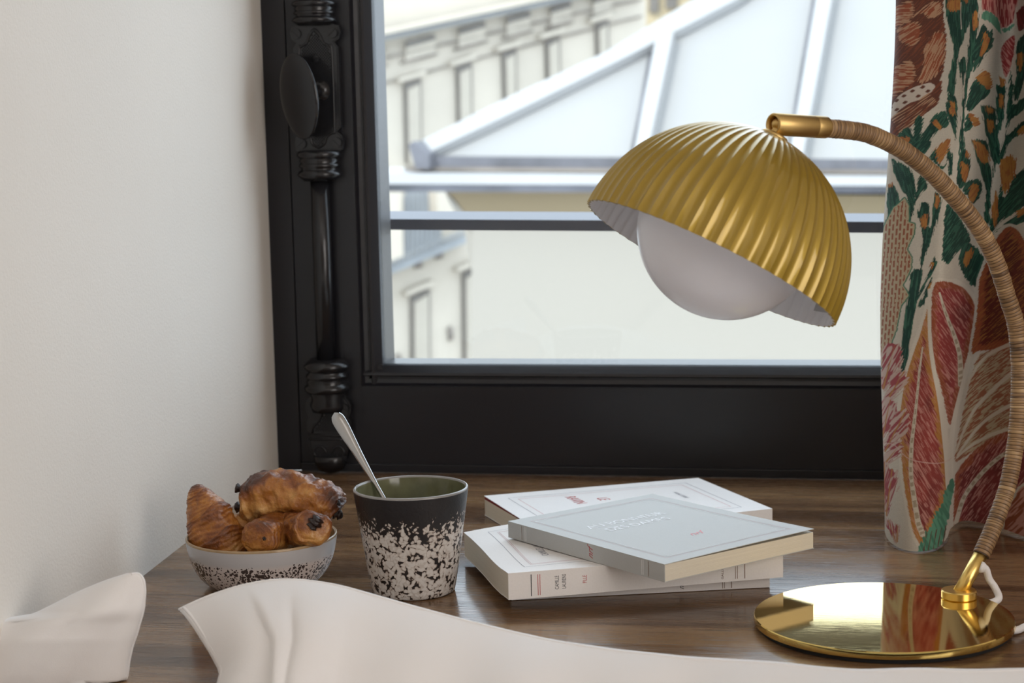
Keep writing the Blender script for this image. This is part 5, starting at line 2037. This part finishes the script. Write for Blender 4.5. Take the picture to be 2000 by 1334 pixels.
# pale running stitch across the cloth
m, d, t__ = line_sd([(1720, 872), (1745, 866), (1775, 888), (1815, 896), (1860, 901)])
put(m, np.clip(1.3 - d, 0, 1) * 0.8, srgb(205, 170, 160)[:3])

# the print repeats (turned over like a book-matched repeat) across the rest of the cloth and up to the rod
uL, uR = 1738.0, 2006.0
for i in range(SH2[0]):
    if i >= int(np.sum(zs < 0.475)):
        f = (2 * 0.46 - zs[i]) % 0.92
        z_s = f if f < 0.46 else 0.92 - f
        src = int(np.argmin(np.abs(zs - max(z_s, 0.02))))
    else:
        src = i
    okc = np.where((PU[src] > uL - 2) & (PU[src] < uR + 2) & (cols < 13.5))[0]
    o_ = okc[np.argsort(PU[src][okc])]
    tgt = np.arange(SH2[1]) if src != i else np.where((PU[i] > uR) & (cols > 8))[0]
    ph_ = np.mod(PU[i][tgt] - uL, 2 * (uR - uL))
    uu_ = uL + np.where(ph_ > (uR - uL), 2 * (uR - uL) - ph_, ph_)
    pos = np.clip(np.searchsorted(PU[src][o_], uu_), 0, len(o_) - 1)
    IMG[i, tgt] = IMG[src, o_[pos]]

nr, nc = SH2
idx = np.arange(nr * nc).reshape(nr, nc)
quads = np.stack([idx[:-1, :-1], idx[:-1, 1:], idx[1:, 1:], idx[1:, :-1]], -1).reshape(-1, 4)
me = bpy.data.meshes.new('curtain')
me.vertices.add(nr * nc)
me.vertices.foreach_set('co', CP.reshape(-1).astype(np.float32))
me.loops.add(quads.size)
me.loops.foreach_set('vertex_index', quads.reshape(-1).astype(np.int32))
me.polygons.add(len(quads))
me.polygons.foreach_set('loop_start', np.arange(0, quads.size, 4, dtype=np.int32))
me.polygons.foreach_set('use_smooth', np.ones(len(quads), bool))
me.update(calc_edges=True)
uvl = me.uv_layers.new(name='UVMap')
arc = np.concatenate([[0], np.cumsum(np.hypot(np.diff(CP[300, :, 0]), np.diff(CP[300, :, 1])))])
UVc = np.stack([np.broadcast_to(arc, SH2), CP[:, :, 2]], -1).reshape(-1, 2)
uvl.data.foreach_set('uv', UVc[quads.reshape(-1)].astype(np.float32).reshape(-1))
ca = me.attributes.new('print', 'FLOAT_COLOR', 'POINT')
ca.data.foreach_set('color', np.concatenate([np.clip(IMG, 0, 1), np.ones(SH2 + (1,))], -1).astype(np.float32).reshape(-1))
me.materials.append(M['curtain'])
cur_root = empty('curtain', (0.2, 1.54, TOP_Z))
tag(cur_root, 'heavy linen curtain printed with green leaves, brown plumes and red petals, right of the window', 'curtain')
cloth = bpy.data.objects.new('curtain_cloth', me)
COL.objects.link(cloth)
adopt(cloth, cur_root)
adopt(tube('curtain_rod', [(-0.45, 1.545, TOP_Z + 0.012), (0.0, 1.545, TOP_Z + 0.012), (0.62, 1.545, TOP_Z + 0.012)], 0.011, M['brass_dull'], seg=24), cur_root)
for x in (-0.42, 0.60):
    adopt(box('rod_bracket', x - 0.008, x + 0.008, 1.545, YW + 0.004, TOP_Z + 0.004, TOP_Z + 0.02, M['brass_dull'], bevel=0.001), cur_root)

# ------------------------------------------------------------------ outside: sill board, neighbouring roof, far facade
rail = prism('guard_rail', [(-0.62, 1.905, 0.2343), (0.66, 1.905, 0.2145), (0.66, 1.905, 0.2253), (-0.62, 1.905, 0.2456)], (0, 0.115, 0.0012), M['rail'])
tag(rail, 'dark slate painted flat guard rail running across outside the window glass', 'railing')

th_n = D2R(-12)
nN = np.array([-math.sin(th_n), math.cos(th_n), 0])     # away from us
nU = np.array([math.cos(th_n), math.sin(th_n), 0])
P0 = np.array([0.0, 8.0, 0.0])


def nb(px, py, off=0.0):
    return at_plane(px, py, P0 + nN * off, nN)


house = empty('neighbour_house', (0, 8.0, -9))
tag(house, 'cream rendered house with a pale zinc roof just across the courtyard', 'house')


def hpart(name, pts, extr, mat, off=0.0):
    return adopt(prism(name, [nb(x, y, off) for x, y in pts], extr, mat), house)


hpart('wall', [(921, 430), (2600, 445), (2600, 3600), (921, 3600)], nN * 5.5, M['render'])
hpart('wall_top_band', [(868, 372), (2600, 392), (2600, 455), (918, 441), (905, 414), (890, 392)], nN * 5.4, M['ochre'], off=0.02)  # darker ochre band across the top of the wall
hpart('cornice', [(640, 338), (2600, 352), (2600, 366), (640, 359)], nN * 0.6 + np.array([0, 0, 0.0]), M['zinc_light'], off=-0.20)
hpart('soffit_shade', [(640, 359.5), (2600, 366.5), (2600, 380), (640, 374)], nN * 0.5, M['zinc_dark'], off=-0.12)  # shade under the cornice, painted as a dark strip
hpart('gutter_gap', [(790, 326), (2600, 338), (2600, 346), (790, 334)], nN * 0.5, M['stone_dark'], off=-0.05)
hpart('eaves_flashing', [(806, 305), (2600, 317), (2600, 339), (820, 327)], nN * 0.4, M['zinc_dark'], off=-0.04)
# pitched roof plane: rises away from us
pitch = D2R(42)
rn = nN * math.sin(pitch) * -1 + np.array([0, 0, math.cos(pitch)])      # roof normal, towards us and up
R0 = nb(1200, 312, -0.02)
rup = nN * math.cos(pitch) + np.array([0, 0, math.sin(pitch)])


def rf(px, py, off=0.0):
    return at_plane(px, py, R0 + rn * off, rn)


def rpart(name, pts, th, mat, off=0.0):
    return adopt(prism(name, [rf(x, y, off) for x, y in pts], -rn * th, mat), house)


RT_Y = -260
seams = [(1236, 306, 1283, 62), (1540, 310, 1603, -60), (1850, 314, 1925, -200), (2160, 318, 2250, -240)]
hip = [(812, 306), (830, 276), (1000, 195), (1180, 112), (1350, 10), (1560, -120), (1790, -260)]


def hip_y(x):
    return np.interp(x, [p[0] for p in hip], [p[1] for p in hip])


rpart('roof_panel', [(812, 306), (815, 296), (850, 268), (1000, 197), (1180, 113), (1276, 58), (1229, 308)], 0.05, M['zinc'])
rpart('roof_panel', [(1233, 308), (1280, 56), (1350, 12), (1560, -118), (1612, -150), (1537, 311)], 0.05, M['zinc'])
rpart('roof_panel', [(1541, 311), (1616, -152), (1790, -258), (1930, -258), (1846, 314)], 0.05, M['zinc'])
rpart('roof_panel', [(1850, 314), (1934, -258), (2300, -258), (2160, 318)], 0.05, M['zinc'])
for x0, y0, x1, y1 in seams[:3]:
    rpart('roof_batten', [(x0, y0), (x0 + 26, y0), (x1 + 32, y1), (x1, y1)], 0.10, M['zinc_light'], off=0.07)
    rpart('batten_shadow_lap', [(x0 - 7, y0), (x0 - 1, y0), (x1 - 1, y1), (x1 - 7, y1)], 0.03, M['zinc_dark'], off=0.012)  # shaded side of the batten, painted as a dark strip beside it
rpart('hip_flashing', [(800, 292), (812, 280), (1000, 186), (1180, 103), (1350, 1), (1560, -130), (1620, -130), (1440, -2), (1240, 102), (1050, 196), (950, 244), (840, 296)],
      0.045, M['zinc_light'], off=0.05)
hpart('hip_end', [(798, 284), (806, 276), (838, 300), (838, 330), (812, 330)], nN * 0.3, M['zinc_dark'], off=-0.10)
hpart('corner_return', [(868, 372), (905, 414), (918, 440), (921, 460), (921, 520), (918, 520), (905, 440), (880, 400)], nN * 0.2, M['render'], off=0.015)

# far facade, running away to the right and up the hill
thf = D2R(38)
fU = np.array([math.cos(thf), math.sin(thf), 0])
fN = np.array([-math.sin(thf), math.cos(thf), 0])
PF = at_y(1000, 200, 24.0)


def ff(px, py, off=0.0):
    return at_plane(px, py, PF + fN * off, fN)


far = empty('far_building', tuple(ff(900, 3000)))
tag(far, 'sunlit pale stone building with rows of tall windows, far behind the zinc roof', 'building')


def fpart(name, pts, th, mat, off=0.0, parent=None):
    o = prism(name, [ff(x, y, off) for x, y in pts], fN * th, mat)
    if parent:
        o.parent = parent
        return o
    return adopt(o, far)


SL = -0.30            # slope of the storey lines
fpart('facade_wall', [(560, 1500), (560, -300), (1262, -300), (1262, 900), (1000, 1500)], 0.8, M['stone'])


def sill_y(x, x0, y0, s=SL):
    return y0 + (x - x0) * s


# cornice lines
for x0, y0, h, s, mt, off in ((750, 70, 9, -0.216, 'railgrey', -0.35), (750, 60, 8, -0.216, 'stone', -0.5), (750, 112, 4, -0.23, 'stone_dark', -0.06), (750, 161, 3, -0.26, 'stone_dark', -0.05)):
    fpart('cornice', [(600, sill_y(600, x0, y0, s)), (1255, sill_y(1255, x0, y0, s)), (1255, sill_y(1255, x0, y0, s) + h), (600, sill_y(600, x0, y0, s) + h)], 0.4, M[mt], off)
# attic windows
for x0, x1, y, in ((700, 752, 103), (793, 850, 82), (897, 948, 56), (991, 1036, 34), (1077, 1116, 14), (1160, 1195, -6)):
    s = -0.27
    w = fpart('attic_window', [(x0, y), (x1, y + (x1 - x0) * s), (x1, y + (x1 - x0) * s + 36), (x0, y + 36)], 0.06, M['stone'], -0.06)
    p = fpart('pane', [(x0, y), (x1, y + (x1 - x0) * s), (x1, y + (x1 - x0) * s + 11), (x0, y + 12)], 0.03, M['farwin'], -0.09, w)
    w2 = fpart('attic_sill', [(x0 - 6, y + 38), (x1 + 6, y + (x1 - x0) * s + 36), (x1 + 6, y + (x1 - x0) * s + 40), (x0 - 6, y + 43)], 0.08, M['stone_dark'], -0.08)
# tall windows


def tall(x0, x1, y0, y1, s=-0.3):
    w = fpart('window', [(x0, y0), (x1, y0 + (x1 - x0) * s), (x1 + 2, y1), (x0 + 4, y1)], 0.05, M['farwin'], -0.05)
    b = fpart('blind', [(x0 + 7, y0 + 12), (x1 - 3, y0 + 10 + (x1 - x0) * s), (x1, y1), (x0 + 10, y1)], 0.03, M['blind'], -0.08, w)
    lt = fpart('lintel', [(x0 - 9, y0 - 2), (x1 + 9, y0 - 4 + (x1 - x0 + 12) * s), (x1 + 9, y0 - 13 + (x1 - x0 + 12) * s), (x0 - 9, y0 - 10)], 0.16, M['stone'], -0.16)


for a_ in ((690, 724, 192, 330), (790, 823, 163, 320), (892, 922, 131, 290), (982, 1009, 103, 250), (1066, 1094, 78, 210), (1164, 1189, 46, 160)):
    tall(*a_)
for a_ in ((700, 735, 612, 900), (803, 840, 580, 900), (904, 932, 533, 900)):
    tall(*a_, s=-0.42)
# balcony band with its railing
fpart('balcony_slab', [(600, 590), (930, 452), (930, 466), (600, 604)], 0.5, M['railgrey'], -0.45)
bal = adopt(empty('balcony_railing', tuple(ff(800, 480, -0.5))), far)
n_ = 0
for x in np.arange(700, 862, 9.0):
    yb = 590 + (x - 600) * (452 - 590) / 330.0
    o = prism('railing_bar', [ff(x, yb, -0.5), ff(x + 3.2, yb - 1, -0.5), ff(x + 3.2, yb - 128, -0.5), ff(x, yb - 127, -0.5)], fN * 0.03, M['railgrey'])
    o.parent = bal
    o.matrix_parent_inverse = Matrix.Translation(ff(800, 480, -0.5)).inverted()
fpart('loggia_opening', [(792, 505), (862, 472), (862, 372), (792, 366)], 0.05, M['railgrey'], -0.02)
fpart('pier', [(754, 362), (784, 362), (788, 500), (758, 512)], 0.3, M['stone'], -0.75)
fpart('pier', [(852, 362), (872, 370), (905, 412), (905, 440), (858, 446)], 0.3, M['stone'], -0.75)
for x0, y0 in ((812, 515), (852, 497)):
    fpart('vent', [(x0, y0), (x0 + 14, y0 - 6), (x0 + 14, y0 + 8), (x0, y0 + 10)], 0.04, M['stone_dark'], -0.04)
for x0, y0 in ((875, 636), (774, 690)):
    fpart('vent', [(x0, y0 + 6), (x0 + 5, y0), (x0 + 11, y0 + 8), (x0 + 10, y0 + 28), (x0 + 3, y0 + 30)], 0.04, M['stone_dark'], -0.04)

# tan house showing in the gap at the top
tanp = empty('tan_building', tuple(at_y(1300, 3000, 40.0)))
tag(tanp, 'tan brick building with dark windows glimpsed at the top above the roof hip', 'building')
nT = np.array([0, 1.0, 0])
pw_ = lambda pts, th, mat, y: adopt(prism('x', [at_y(x, q, y) for x, q in pts], nT * th, mat), tanp)
o = pw_([(1200, 1200), (1200, -300), (1900, -300), (1900, 1200)], 1.0, M['tan'], 40.0)
o.name = 'wall'
for a_ in ((1268, -20, 1286, 24), (1300, -40, 1322, 16), (1345, -60, 1366, -10)):
    o = pw_([(a_[0], a_[1]), (a_[2], a_[1]), (a_[2], a_[3]), (a_[0], a_[3])], 0.1, M['farwin'], 39.9)
    o.name = 'window'
structure(box('courtyard_ground', -60, 60, 2.5, 80, -12.1, -12.0, M['render']))
